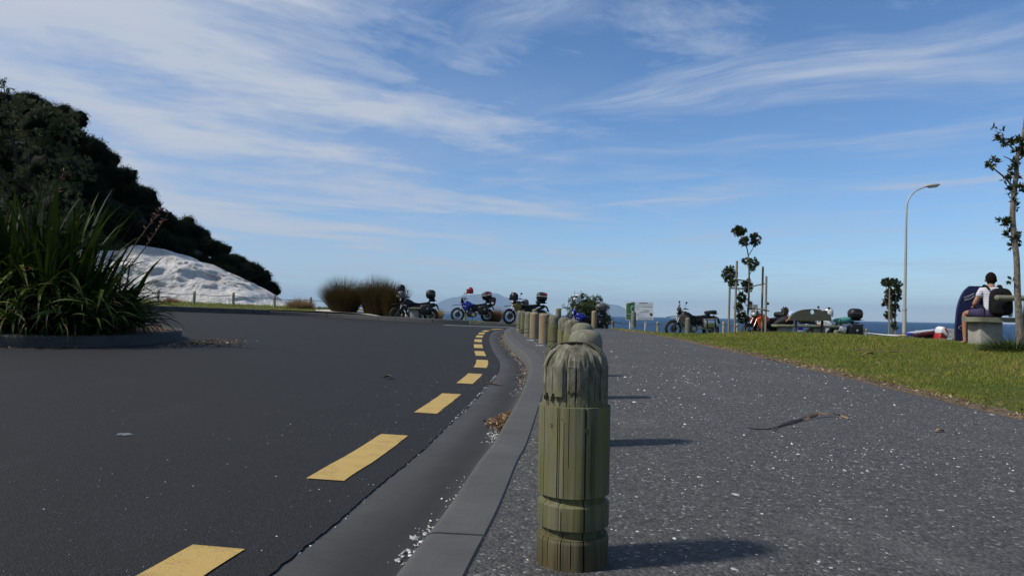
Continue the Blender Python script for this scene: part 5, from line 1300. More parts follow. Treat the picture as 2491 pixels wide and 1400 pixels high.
# ------------------------------------------------------------------ street lamp
def lamp():
    Y = 36.0; b = at(2198.5, 826, Y); o = thing('street_lamp', b, 'tall grey street lamp with curved arm near the sea fence', 'street lamp')
    M_POLE = mat('lamp_steel', (.40, .39, .36), .55, .2, color2=(.30, .29, .27), scale=3, stretch=(1, 1, .2))
    P = lambda x, y: at(*Z5(x, y), Y) - b
    pole = [P(366, 1320), P(368, 1070)]; MB().tube(pole, [.10, .09], 12).build('base_section', M_POLE, o)
    MB().tube([P(368, 1072), P(371, 940), P(376, 700), P(380, 430)], [.075, .070, .060, .05], 12).build('pole', M_POLE, o)
    MB().tube([P(368, 1080), P(368, 1066)], .11, 12).build('collar', M_POLE, o)
    arm = spline([P(380, 432), P(383, 330), P(388, 230), P(402, 180), P(430, 140), P(470, 108), P(520, 88), P(555, 77)], 30)
    MB().tube(arm, list(np.linspace(.048, .03, 30)), 10).build('arm', M_POLE, o)
    hd = MB().sq(tuple(P(592, 70)), (.38, .13, .075), .8, 18, 10, Matrix.Rotation(-.12, 3, 'Y')).build('lamp_head', M_POLE, o)
    MB().sq(tuple(P(598, 80) ), (.26, .10, .055), .8, 16, 8, Matrix.Rotation(-.12, 3, 'Y')).build('lens', M_GLASS, hd)
lamp()

# ------------------------------------------------------------------ information sign
M_SIGNW = mat('sign_white', (.76, .78, .76), .5, color2=(.72, .74, .72), scale=5)
M_INK = mat('sign_ink', (.05, .06, .06), .6); M_INKG = mat('sign_grey_ink', (.33, .36, .36), .6)
M_SG1 = mat('sign_dark_green', (.012, .10, .075), .5); M_SG2 = mat('sign_leaf_green', (.10, .21, .06), .5, color2=(.06, .14, .04), scale=18); M_SG3 = mat('sign_pale_green', (.42, .58, .36), .5); M_SBR = mat('sign_brown', (.10, .035, .03), .5)
def sign():
    Y = 32.0; ZS = lambda x, y: at(1515 + x / 18.67, 725 + y / 18.67, Y)
    o = thing('information_sign', ZS(700, 1330), 'white information sign with green map panel on two white posts', 'sign'); lo = np.array(o.location)
    a = ZS(148, 165) - lo; b = ZS(1395, 195) - lo; c = ZS(1385, 1000) - lo; d = ZS(140, 985) - lo
    def quad(name, pts, m, y, th, par):
        V = [np.array((p[0], y, p[2])) for p in pts] + [np.array((p[0], y + th, p[2])) for p in pts]
        n = len(pts); f = [tuple(range(n)), tuple(range(2 * n - 1, n - 1, -1))] + [(i, i + n, (i + 1) % n + n, (i + 1) % n) for i in range(n)]
        return MB().add(V, f).build(name, m, par)
    bd = quad('board', [a, b, c, d], M_SIGNW, 0, .03, o)
    U = lambda x, y: ZS(x, y) - lo
    def shape(name, pts, m, y=-.004): return quad(name, [U(*p) for p in pts], m, y, .003, bd)
    shape('map_panel', [(160, 250), (545, 175), (525, 780), (520, 960), (150, 955)], M_SG1, -.003)
    shape('map_land', [(165, 250), (280, 240), (310, 480), (330, 680), (160, 690)], M_SG2, -.007)
    shape('map_land', [(155, 770), (420, 745), (450, 860), (400, 955), (150, 955)], M_SG2, -.007)
    shape('map_land', [(390, 180), (520, 175), (500, 270), (420, 250)], M_SG2, -.007)
    shape('map_beach', [(340, 420), (380, 330), (450, 315), (515, 360), (520, 430), (470, 350), (410, 370), (385, 450), (420, 560), (500, 690), (480, 720), (390, 590)], M_SG3, -.008)
    shape('map_land', [(400, 400), (460, 360), (505, 400), (490, 480), (440, 490)], M_SG2, -.008)
    shape('map_beach', [(150, 700), (500, 690), (510, 720), (150, 730)], M_SG3, -.009)
    shape('picture_mark', [(1195, 660), (1230, 690), (1280, 640), (1290, 700), (1345, 670), (1340, 800), (1230, 800), (1245, 740)], M_SBR)
    # the heading, and the fine print as separate thin grey lines (too small to read)
    x0 = 750
    for w in (70, 24, 40, 10, 62, 30, 58, 40): shape('heading_letters', [(x0, 205), (x0 + w, 206), (x0 + w, 240), (x0, 239)], M_INK); x0 += w + 8
    for y, xa, xb in [(310, 590, 1340), (375, 570, 1350), (390, 900, 1350), (475, 570, 760), (535, 860, 1180), (560, 1000, 1200), (610, 760, 1180), (630, 800, 1150), (690, 570, 860), (745, 570, 740), (800, 640, 1010), (880, 680, 1340), (905, 690, 1340), (965, 660, 1350), (220, 1210, 1360)]:
        x0 = xa; q = random.Random(y)
        while x0 < xb:
            w = q.uniform(25, 90); shape('print_line', [(x0, y), (min(xb, x0 + w), y + 1), (min(xb, x0 + w), y + 15), (x0, y + 14)], M_INKG if y != 965 else M_INK); x0 += w + 14
    for x in (375, 1065):
        t = U(x, 300); bt = U(x, 1300)
        MB().box((t[0], .08, (t[2] + bt[2]) / 2 - .15), (.10, .10, t[2] - bt[2] + .3), None, .006).build('post', M_SIGNW, o)
sign()
def small_sign():
    Y = 27.0; c = at(1947, 799, Y); o = thing('notice_plate', c, 'small blue and white notice plate seen under the curved bench', 'sign')
    MB().box((0, 0, 0), (.19, .015, .12), None, .003).build('plate', M_BLUE, o); MB().box((0, -.009, -.08), (.19, .012, .035), None, .002).build('white_band', M_WHT, o)
    MB().tube([(0, .03, .05), (0, .03, -.6)], .018, 8).build('post', M_STAKE, o)
small_sign()

# ------------------------------------------------------------------ concrete benches
def low_bench():
    Y = 31.6; c = at(1007.5, 778, Y); o = thing('concrete_bench', c, 'low concrete bench seen end on below the leftmost motorcycle', 'bench')
    zt = at(1007, 747, Y)[2] - c[2]
    MB().box((.02, .7, zt - .045), (.58, 1.6, .09), None, .012).build('seat', M_CONCG, o)
    for y in (.15, 1.2): MB().box((0, y, (zt - .09) / 2 - .06), (.37, .30, zt - .09 + .12), None, .01).build('leg', M_CONC, o)
low_bench()
def curved_bench():
    Y = 23.2; c = at(1962, 826, Y); o = thing('concrete_bench', c, 'bench with half round back pierced by a drop shaped hole', 'bench'); lo = np.array(c)
    P = lambda x, y, yy=Y: at(*Z4(x, y), yy) - lo
    zs = P(700, 1205)[2]; x0 = P(685, 1200)[0]; x1 = P(1400, 1200)[0]
    MB().box(((x0 + x1) / 2, .18, zs - .045), (x1 - x0, .48, .085), None, .02).build('seat', M_CONCG, o)
    for x in (810, 1188): MB().box((P(x, 1200)[0], .18, (zs - .09) / 2 - .1), (.36, .34, zs - .09 + .2), None, .012).build('leg', M_CONC, o)
    # the back: half-moon slab with a drop shaped hole, built as a ring of quads around the hole
    Yb = Y - .22; arc = [P(*p, Yb) for p in [(835, 1150), (845, 1120), (880, 1085), (930, 1055), (985, 1040), (1040, 1034), (1092, 1032), (1140, 1036), (1200, 1052), (1250, 1075), (1290, 1105), (1302, 1130)]]
    bot = [P(x, 1160 + (x - 840) * .012, Yb) for x in (1300, 1200, 1100, 1000, 900, 838)]
    outer = spline(np.array(arc), 40).tolist() + [list(p) for p in bot[::1]]
    hc = P(1091, 1062, Yb); hole = []
    n = len(outer)
    oa = [math.atan2(p[2] - hc[2], p[0] - hc[0]) for p in outer]
    rr = .078
    def hole_r(a): 
        up = max(0, math.sin(a)); return rr * (.92 + .55 * up ** 12)
    m = MB(); V = []; k = 4
    for p, a in zip(outer, oa):
        h = (hc[0] + hole_r(a) * math.cos(a), hc[2] - .015 + min(hole_r(a) * math.sin(a), (p[2] - hc[2]) * .86 if math.sin(a) > .3 else 9))
        V += [(p[0], -.32, p[2]), (p[0], -.25, p[2]), (h[0], -.25, h[1]), (h[0], -.32, h[1])]
    m.add(V, [(i * 4 + j, i * 4 + (j + 1) % 4, ((i + 1) % n) * 4 + (j + 1) % 4, ((i + 1) % n) * 4 + j) for i in range(n) for j in range(4)])
    bk = m.build('backrest', M_CONCD, o)
    for x in (915, 1215): MB().tube([P(x, 1290, Yb + .05) - np.array((0, -.05, .2)), P(x, 1150, Yb + .02)], .045, 4).build('back_post', M_STAKED, o)
M_CONCD = concrete_mat('dark_slab', (.10, .10, .07), (.055, .055, .04), scale=3)
M_STAKED = mat('dark_timber', (.06, .055, .045), .9, scale=10)
curved_bench()
Z8 = lambda x, y: (2290 + x / 6.363, 640 + y / 6.363)
BY = 12.9
def right_bench():
    c = at(*Z8(780, 1290), BY); o = thing('concrete_bench', c, 'concrete slab bench with back rail where the boy sits', 'bench'); lo = np.array(c)
    P = lambda x, y, yy=BY: at(*Z8(x, y), yy) - lo
    zs = P(600, 832)[2]; zl = P(600, 905)[2]; x0 = P(466, 860)[0]; x1 = x0 + 2.2
    # seat slab with a rounded end
    out = [(x0 + .16 - .16 * math.cos(a), .26 - .34 + .34 * (1 + math.sin(a)) * .76 ) for a in np.linspace(-math.pi / 2, math.pi / 2, 9)] + [(x1, .4372), (x1, -.08)]
    MB().slab(out, zl, zs, plane='xy').build('seat', M_CONCG, o)
    for xx in (790, 2060): MB().box((P(xx, 1000)[0], .2, (zl) / 2 - .1), (.40, .36, zl + .2 - .004), None, .012).build('leg', M_CONC, o)
    b0 = P(822, 492, BY - .22); bl = P(822, 575, BY - .22)
    MB().box((b0[0] + 1.0, -.24, (b0[2] + bl[2]) / 2), (2.0, .10, b0[2] - bl[2]), None, .025).build('back_rail', M_CONCG, o)
    for dx in (.62, 1.7): MB().box((b0[0] + dx, -.15, (bl[2] + zl) / 2 - .1), (.13, .08, bl[2] - zl + .2), None, .01).build('back_post', M_CONC, o)
    return lo, zs
RB, RBZ = right_bench()
def cup():
    c = at(*Z8(1070, 832), BY + .12); o = thing('drink_cup', c, 'pale paper cup standing on the bench seat beside the backpack', 'cup')
    MB().lathe([(.027, 0), (.040, .105)], seg=20).build('cup_body', M_SIGNW, o); MB().lathe([(.042, .104), (.042, .112), (.036, .118)], seg=20).build('lid', M_WHT, o)
cup()

# ------------------------------------------------------------------ boards and bags on the grass
M_NAVY = mat('navy_foam', (.010, .011, .055), .4, spec=.5, color2=(.007, .008, .04), scale=3); M_SILV = mat('silver_print', (.24, .25, .27), .5)
def bodyboard():
    Y = 13.85; b = at(*Z8(300, 1205), Y); o = thing('bodyboard', b, 'navy bodyboard with silver scribbles leaning upright beside the boy', 'bodyboard'); lo = np.array(b)
    P = lambda x, y: at(*Z8(x, y), Y) - lo
    L = spline([P(*q) for q in [(255, 1205), (262, 1050), (285, 880), (320, 690), (380, 530), (450, 420), (535, 345)]], 26); Rr = [P(*q) for q in [(780, 350), (860, 480), (880, 700), (850, 950), (800, 1150), (775, 1200)]]
    out = [tuple(p) for p in L] + [tuple(p) for p in spline(np.array(Rr), 16)]
    V = [(p[0], .05 + p[2] * .12, p[2]) for p in out] + [(p[0], .105 + p[2] * .12, p[2]) for p in out]; n = len(out)
    bd = MB().add(V, [tuple(range(n)), tuple(range(2 * n - 1, n - 1, -1))] + [(i, i + n, (i + 1) % n + n, (i + 1) % n) for i in range(n)]).build('deck', M_NAVY, o)
    def scr(pts, r): 
        q = spline([P(*a) for a in pts], 24); MB().tube([(p[0], .046 + p[2] * .12, p[2]) for p in q], r, 5, flat=.6).build('scribble', M_SILV, bd)
    scr([(420, 530), (520, 490), (590, 462), (500, 520), (420, 575), (520, 545), (585, 500)], .012)
    scr([(470, 900), (380, 945), (305, 1000), (350, 1030), (420, 1020), (460, 1000)], .007)
    scr([(490, 1020), (440, 1060), (385, 1110), (400, 1150), (450, 1155), (500, 1125)], .007)
    scr([(375, 945), (400, 910), (460, 890)], .006)
bodyboard()
Z7 = lambda x, y: (2090 + x / 9.581, 760 + y / 9.581)
def surfboard():
    Y = 22.5; P = lambda x, y, yy=Y: at(*Z7(x, y), yy)
    b = P(690, 575); o = thing('surfboard', b, 'white surfboard with yellow tail lying on the grass by the lamp post', 'surfboard'); lo = np.array(b)
    M_CREAM = mat('cream_yellow', (.50, .36, .10), .35)
    a = P(220, 515) - lo; e = P(1172, 550) - lo
    def seg(t0, t1, nm, m):
        rs = []
        for t in np.linspace(t0, t1, 14):
            c = a + (e - a) * t; w = .27 * max(.02, math.sin(math.pi * (.02 + .96 * t))) ** .55; th = .038 * max(.15, math.sin(math.pi * (.02 + .96 * t))) ** .5
            z = c[2] + .05 * (1 - 2 * t) ** 2
            rs.append([(c[0], c[1] + w * math.cos(q), z + th * math.sin(q)) for q in np.linspace(0, 2 * math.pi, 14, endpoint=False)])
        return MB().rings(rs).build(nm, m, o)
    seg(0, .632, 'board_nose', M_WHT); seg(.633, 1, 'board_tail', M_CREAM)
    MB().slab([(e[0] - .16, e[2] - .02), (e[0] - .03, e[2] - .11), (e[0] - .02, e[2] - .02)], e[1] - .006, e[1] + .006).build('fin', M_BLK, o)
surfboard()
def kite():
    Y = 21.6; P = lambda x, y, yy=Y: at(*Z7(x, y), yy)
    b = P(1500, 590); o = thing('sail_bundle', b, 'long red white and blue sail bundle lying beyond the surfboard', 'sail'); lo = np.array(b)
    M_DRED = mat('dark_red_cloth', (.16, .012, .02), .6); M_RBLUE = mat('royal_blue_cloth', (.035, .05, .30), .6)
    def slab(nm, pts, m, y0, y1): MB().slab([((P(*q) - lo)[0], (P(*q) - lo)[2]) for q in pts], y0, y1, bulge=[(0, .96), (.15, 1), (.85, 1), (1, .96)]).build(nm, m, o)
    slab('white_panel', [(1150, 470), (1250, 452), (1460, 425), (1520, 415), (1800, 388), (1810, 408), (1700, 425), (1450, 455), (1250, 492), (1180, 490)], M_WHT, -.10, .20)
    slab('red_panel', [(1140, 512), (1300, 500), (1500, 465), (1740, 430), (1760, 470), (1600, 500), (1400, 520), (1180, 540)], M_DRED, -.14, .14)
    slab('blue_tip', [(1125, 490), (1160, 462), (1240, 485), (1280, 500), (1200, 515), (1135, 518)], M_RBLUE, -.12, .16)
    slab('blue_cuff', [(1690, 440), (1815, 392), (1830, 450), (1740, 472)], M_RBLUE, -.17, .17)
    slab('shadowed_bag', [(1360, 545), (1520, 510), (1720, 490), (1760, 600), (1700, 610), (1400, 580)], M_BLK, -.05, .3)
    Y2 = 21.2; c2 = at(*Z7(1870, 625), Y2)
    o2 = thing('beach_ball_bag', c2, 'rounded red and white inflated bag standing on the grass', 'bag'); l2 = np.array(c2)
    Q = lambda x, y: at(*Z7(x, y), Y2) - l2
    def slab2(nm, pts, m, y0, y1): MB().slab([(Q(*q)[0], Q(*q)[2]) for q in pts], y0, y1, bulge=PIL).build(nm, m, o2)
    slab2('red_base', [(1770, 612), (1790, 540), (1820, 465), (1900, 470), (1970, 560), (1990, 600), (1960, 622), (1850, 628)], M_RED, -.16, .16)
    slab2('white_lobe', [(1815, 470), (1812, 400), (1830, 345), (1870, 318), (1930, 325), (1960, 360), (2010, 480), (2030, 570), (1995, 590), (1930, 540), (1870, 480)], M_WHT, -.17, .15)
    slab2('red_wedge', [(1895, 350), (1950, 352), (1985, 410), (2010, 510), (1960, 470), (1920, 410)], M_RED, -.178, -.05)
    Y3 = 21.9; c3 = at(*Z7(2090, 600), Y3)
    o3 = thing('striped_board', c3, 'white board with red stripes behind the red and white bag', 'board'); l3 = np.array(c3)
    Q3 = lambda x, y: at(*Z7(x, y), Y3) - l3
    def slab3(nm, pts, m, y0, y1, par=None): return MB().slab([(Q3(*q)[0], Q3(*q)[2]) for q in pts], y0, y1).build(nm, m, par or o3)
    w = slab3('deck', [(1960, 370), (2050, 365), (2215, 385), (2200, 500), (2150, 570), (2050, 590), (2010, 500)], M_WHT, -.03, .03)
    for pts in ([(2000, 490), (2090, 485), (2040, 505), (2010, 505)], [(2060, 550), (2160, 535), (2130, 555), (2070, 562)], [(1990, 405), (2190, 415), (2190, 420), (1990, 411)], [(1995, 440), (2190, 455), (2190, 460), (1995, 446)]): slab3('stripe', pts, M_RED, -.036, -.031, w)
    Y4 = 20.6; c4 = at(*Z7(2240, 610), Y4); o4 = thing('beach_bag', c4, 'grey and yellow bag partly hidden by the navy bodyboard', 'bag'); l4 = np.array(c4)
    Q4 = lambda x, y: at(*Z7(x, y), Y4) - l4
    MB().slab([(Q4(*q)[0], Q4(*q)[2]) for q in [(2150, 600), (2190, 470), (2240, 370), (2320, 340), (2400, 420), (2400, 605)]], -.12, .12, bulge=PIL).build('body', mat('grey_cloth', (.16, .15, .13), .8, color2=(.11, .105, .09), scale=8), o4)
    MB().slab([(Q4(*q)[0], Q4(*q)[2]) for q in [(2225, 580), (2250, 500), (2320, 480), (2330, 585)]], -.128, -.10).build('yellow_pocket', mat('yellow_cloth', (.36, .28, .04), .7), o4)
    t = []; Yt = 19.2
    nx, ny = 16, 8; p0 = at(*Z7(1910, 655), Yt); V = []
    ot = thing('towel', p0, 'light blue towel spread on the grass beside the bodyboard', 'towel')
    for i in range(nx):
        for j in range(ny):
            x = p0[0] + .42 * i / (nx - 1); y = Yt - .2 + .45 * j / (ny - 1); V.append((x - p0[0], y - p0[1], float(z_lawn(x, y)) - p0[2] + .055 + .012 * noise.noise((x * 9, y * 9, 0)) + (.04 if i > 11 else 0) * math.sin(j)))
    V = V + [(a, b_, c - .012) for a, b_, c in V]; n = nx * ny
    F = [(i * ny + j, (i + 1) * ny + j, (i + 1) * ny + j + 1, i * ny + j + 1) for i in range(nx - 1) for j in range(ny - 1)]
    MB().add(V, F + [tuple(q + n for q in f[::-1]) for f in F]).build('cloth', mat('sky_blue_cloth', (.16, .42, .60), .9, color2=(.13, .35, .5), scale=14), ot)
kite()
# ------------------------------------------------------------------ people
M_SKIN = mat('skin', (.30, .155, .095), .55, color2=(.26, .13, .08), scale=6, spec=.35)
M_HAIR = mat('dark_hair', (.016, .010, .007), .9, spec=.08, color2=(.010, .007, .005), scale=60, stretch=(1, 1, .3), bump=.8)
M_HAIRB = mat('brown_hair', (.05, .028, .016), .7, color2=(.02, .012, .008), scale=60, bump=.8)
M_SHORT = mat('navy_shorts', (.03, .022, .07), .8); M_SHORTW = mat('white_trim', (.6, .62, .65), .8)
M_PALEB = mat('pale_blue_shirt', (.46, .54, .72), .85, color2=(.40, .48, .66), scale=7, bump=.5)
M_TROU = mat('dark_trousers', (.020, .019, .024), .85, color2=(.012, .012, .015), scale=9, bump=.5)
M_PACK = mat('black_nylon', (.006, .006, .007), .8, color2=(.010, .010, .011), scale=12, bump=.4, spec=.12)
def stripe_mat():
    m = bpy.data.materials.new('striped_shirt'); m.use_nodes = True; nt = m.node_tree; b = nt.nodes['Principled BSDF']
    t = nt.nodes.new('ShaderNodeTexCoord').outputs['Object']; s = nt.nodes.new('ShaderNodeSeparateXYZ'); nt.links.new(t, s.inputs[0])
    w = mth(nt, 'ADD', s.outputs[2], mth(nt, 'MULTIPLY', noise_n(nt, t, 7, 2), .02))
    k = mth(nt, 'LESS_THAN', mth(nt, 'FRACT', mth(nt, 'DIVIDE', w, .030)), .20)
    nt.links.new(mixc(nt, k, (.60, .60, .68), (.05, .05, .08)), b.inputs['Base Color']); b.inputs['Roughness'].default_value = .85
    return m
M_STRIPE = stripe_mat()
def skin_mesh(name, V, E, rad, root=0, sub=2):
    me = bpy.data.meshes.new(name); me.from_pydata([tuple(float(c) for c in v) for v in V], E, [])
    o = bpy.data.objects.new(name, me); C.objects.link(o)
    md = o.modifiers.new('skin', 'SKIN'); o.modifiers.new('sub', 'SUBSURF').levels = sub; o.modifiers['sub'].render_levels = sub
    sv = me.skin_vertices[0].data
    for i, r in enumerate(rad):
        sv[i].radius = (r, r) if np.isscalar(r) else r
        sv[i].use_root = (i == root)
    dg = bpy.context.evaluated_depsgraph_get(); out = bpy.data.meshes.new_from_object(o.evaluated_get(dg)); out.name = name
    bpy.data.objects.remove(o); return out
def chain(V, E, rad, pts, rr, start=None):
    """append a limb; returns index of last vertex"""
    prev = start
    for p, r in zip(pts, rr):
        V.append(p); rad.append(r); i = len(V) - 1
        if prev is not None: E.append((prev, i))
        prev = i
    return prev
def hand(V, E, rad, wrist, d, side, start):
    d = unit(np.array(d, float)); side = unit(np.array(side, float))
    palm = chain(V, E, rad, [wrist + d * .05], [.030], start)
    for k, (off, L) in enumerate([(-.028, .060), (-.009, .070), (.010, .066), (.028, .052)]):
        b = wrist + d * .085 + side * off; dn = np.array((0, 0, -1.0))
        chain(V, E, rad, [b, b + d * L * .5 + dn * .008, b + d * L * .85 + dn * .03], [.010, .009, .008], palm)
    chain(V, E, rad, [wrist + d * .045 - side * .045, wrist + d * .08 - side * .058], [.010, .008], palm)
def foot(V, E, rad, ankle, d, start):
    d = unit(np.array(d, float)); s = np.array((-d[1], d[0], 0)); dn = np.array((0, 0, -1.0))
    heel = chain(V, E, rad, [ankle + dn * .045 - d * .02], [.034], start)
    ball = chain(V, E, rad, [ankle + dn * .055 + d * .09, ankle + dn * .065 + d * .155], [(.036, .026), (.040, .018)], heel)
    for k, off in enumerate((-.03, -.012, .004, .018, .03)): chain(V, E, rad, [ankle + dn * .07 + d * (.195 - .006 * k) + s * off], [.010], ball)
def seated(root, f, hip_h, pose, skin=M_SKIN, hair=M_HAIR, shirt=None, shorts=None, sleeve=.5, head_turn=0.0, bare=True):
    """f: facing (x,y). pose gives knee, ankle, elbow and wrist offsets in (left, forward, up) from the hip"""
    f = unit(np.array((f[0], f[1], 0.0))); l = np.array((-f[1], f[0], 0.0)); up = np.array((0, 0, 1.0))
    H = np.array((0, 0, hip_h)); W = lambda a, b, c: H + l * a + f * b + up * c
    V = []; E = []; rad = []
    pel = chain(V, E, rad, [W(0, 0, 0)], [(.13, .10)])
    ch = chain(V, E, rad, [W(0, .015, .14), W(0, .03, .28), W(0, .05, .38)], [(.115, .085), (.13, .09), (.12, .075)], pel)
    nk = chain(V, E, rad, [W(0, .06, .43), W(0, .075, .475)], [.055, .050], ch)
    hd = chain(V, E, rad, [W(0, .09, .53), W(0, .095, .60), W(0, .09, .66)], [(.066, .075), (.076, .090), (.055, .066)], nk)
    T = []; TE = []; TR = []
    tp = chain(T, TE, TR, [W(0, -.005, -.02), W(0, .012, .12), W(0, .03, .27), W(0, .05, .385), W(0, .058, .425)], [(.155, .125), (.140, .108), (.150, .110), (.125, .085), (.07, .065)]); tc_ = 3
    S_ = []; SE = []; SR = []; sp = chain(S_, SE, SR, [W(0, 0, .03), W(0, 0, -.02)], [(.150, .120), (.155, .12)])
    for s, q in ((1, pose['L']), (-1, pose['R'])):
        sh = W(s * .155, .04, .375); el = W(*q['elbow']); wr = W(*q['wrist'])
        a = chain(V, E, rad, [sh, (sh + el) / 2, el, (el * .6 + wr * .4), wr], [.050, .044, .037, .034, .024], ch)
        hand(V, E, rad, wr, wr - el, np.cross(wr - el, up), a)
        chain(T, TE, TR, [sh + up * .005, sh + (el - sh) * sleeve], [.066, .058], tc_)
        hp = W(s * .085, 0, -.02); kn = W(*q['knee']); an = W(*q['ankle'])
        b = chain(V, E, rad, [hp, (hp + kn) / 2, kn, kn + (an - kn) * .35, an], [.082, .072, .052, .053, .033], pel)
        foot(V, E, rad, an, f * .9 + l * s * .2, b)
        chain(S_, SE, SR, [hp, hp + (kn - hp) * .5, hp + (kn - hp) * .84], [.100, .092, .082], 1)
    body = link('body', skin_mesh('body', V, E, rad), skin, root)
    link('shirt', skin_mesh('shirt', T, TE, TR, 0), shirt or M_STRIPE, root)
    link('shorts', skin_mesh('shorts', S_, SE, SR, 0), shorts or M_SHORT, root)
    hc = W(0, .09, .60); rot = Matrix.Rotation(math.atan2(f[1], f[0]) + head_turn, 3, 'Z')
    hm = MB(); rs = []
    for ph in np.linspace(-1.0, 1.52, 13):
        ring = []
        for a in np.linspace(0, 2 * math.pi, 24, endpoint=False):
            k = math.cos(ph * .9 if ph < 0 else ph); front = max(0, math.cos(a) + .35) / 1.35; lowcut = (front ** 1.1) * max(0, .22 - math.sin(ph)) * .115
            rr = 1 + .04 * noise.noise((math.cos(a) * 5, math.sin(a) * 5, ph * 5))
            ring.append(rot @ Vector(((.101 * math.cos(a) * k * rr - lowcut), .086 * math.sin(a) * k * rr, .112 * math.sin(ph) * rr)) + Vector(hc))
        rs.append(ring)
    hm.rings(rs).build('hair', hair, root)
    for s in (-1, 1): MB().sq(tuple(Vector(hc) + rot @ Vector((.0, s * .086, -.035))), (.020, .012, .032), .9, 10, 8, rot).build('ear', skin, root)
    MB().tube([Vector(hc) + rot @ Vector((.085, 0, -.01)), Vector(hc) + rot @ Vector((.108, 0, -.045)), Vector(hc) + rot @ Vector((.088, 0, -.055))], [.010, .016, .010], 8).build('nose', skin, root)
    for s in (-1, 1): MB().sq(tuple(Vector(hc) + rot @ Vector((.083, s * .033, -.012))), (.010, .015, .008), .9, 10, 6, rot).build('eye', M_BLK, root)
    MB().sq(tuple(Vector(hc) + rot @ Vector((.083, 0, -.088))), (.009, .024, .006), .9, 10, 6, rot).build('mouth', mat('lips', (.22, .08, .06), .5), root)
    return W
zseat = RB[2] + RBZ
hp = at(*Z8(790, 830), BY + .20)
zg = float(z_lawn(hp[0], hp[1]))
boy = thing('person', (hp[0], hp[1], zg), 'seated person in striped white shirt and dark shorts, back turned, wearing a backpack', 'person')
hh = zseat - zg + .095
Wb = seated(boy, (.33, .94), hh, {
    'L': dict(elbow=(.27, .04, .14), wrist=(.22, .24, .10), knee=(.36, .30, -.02), ankle=(.37, .26, -hh + .075)),
    'R': dict(elbow=(-.25, .08, .16), wrist=(-.12, .27, .10), knee=(-.11, .40, -.02), ankle=(-.09, .38, -hh + .075))})
def backpack():
    c = np.array((hp[0], hp[1], zg)); base = Wb(-.075, -.205, -.075); o = thing('backpack', c + base, 'black backpack on the back of the person in the striped shirt', 'backpack')
    f = unit(np.array((.33, .94, 0))); rot = Matrix.Rotation(math.atan2(f[1], f[0]), 3, 'Z')
    MB().sq((0, 0, .25), (.105, .175, .24), .55, 22, 14, rot, taper=.12).build('main_pouch', M_PACK, o)
    MB().sq(tuple(rot @ Vector((-.095, 0, .15))), (.05, .15, .12), .5, 18, 10, rot).build('front_pocket', M_PACK, o)
    top = Wb(-.075, -.205, -.075)
    for s in (-1, 1):
        p = [Wb(s * .095 - .02, -.11, .40) - top, Wb(s * .11, -.02, .475) - top, Wb(s * .115, .10, .445) - top, Wb(s * .125, .165, .32) - top, Wb(s * .15, .13, .18) - top, Wb(s * .15, -.05, .06) - top]
        MB().tube(spline(p, 16), .026, 8, flat=.4).build('shoulder_strap', M_PACK, o)
    MB().torus((0, 0, .50), .03, .008, 'y', 14, 6).build('carry_loop', M_PACK, o)
backpack()
# second sitter, mostly past the right edge: an elbow rests on the back rail
h2 = at(2530, 771, BY + .06); zg2 = float(z_lawn(h2[0], h2[1]))
p2 = thing('person', (h2[0], h2[1], zg2), 'second sitter cut off by the right edge, bare elbow on the bench rail', 'person'); hh2 = zseat - zg2 + .095
seated(p2, (.45, .89), hh2, {
    'L': dict(elbow=(.15, -.34, .345), wrist=(.0, -.22, .36), knee=(.12, .42, -.02), ankle=(.12, .42, -hh2 + .075)),
    'R': dict(elbow=(-.27, .08, .16), wrist=(-.12, .27, .10), knee=(-.12, .42, -.02), ankle=(-.10, .40, -hh2 + .075))}, shirt=M_PACK, hair=M_HAIRB, sleeve=.42)

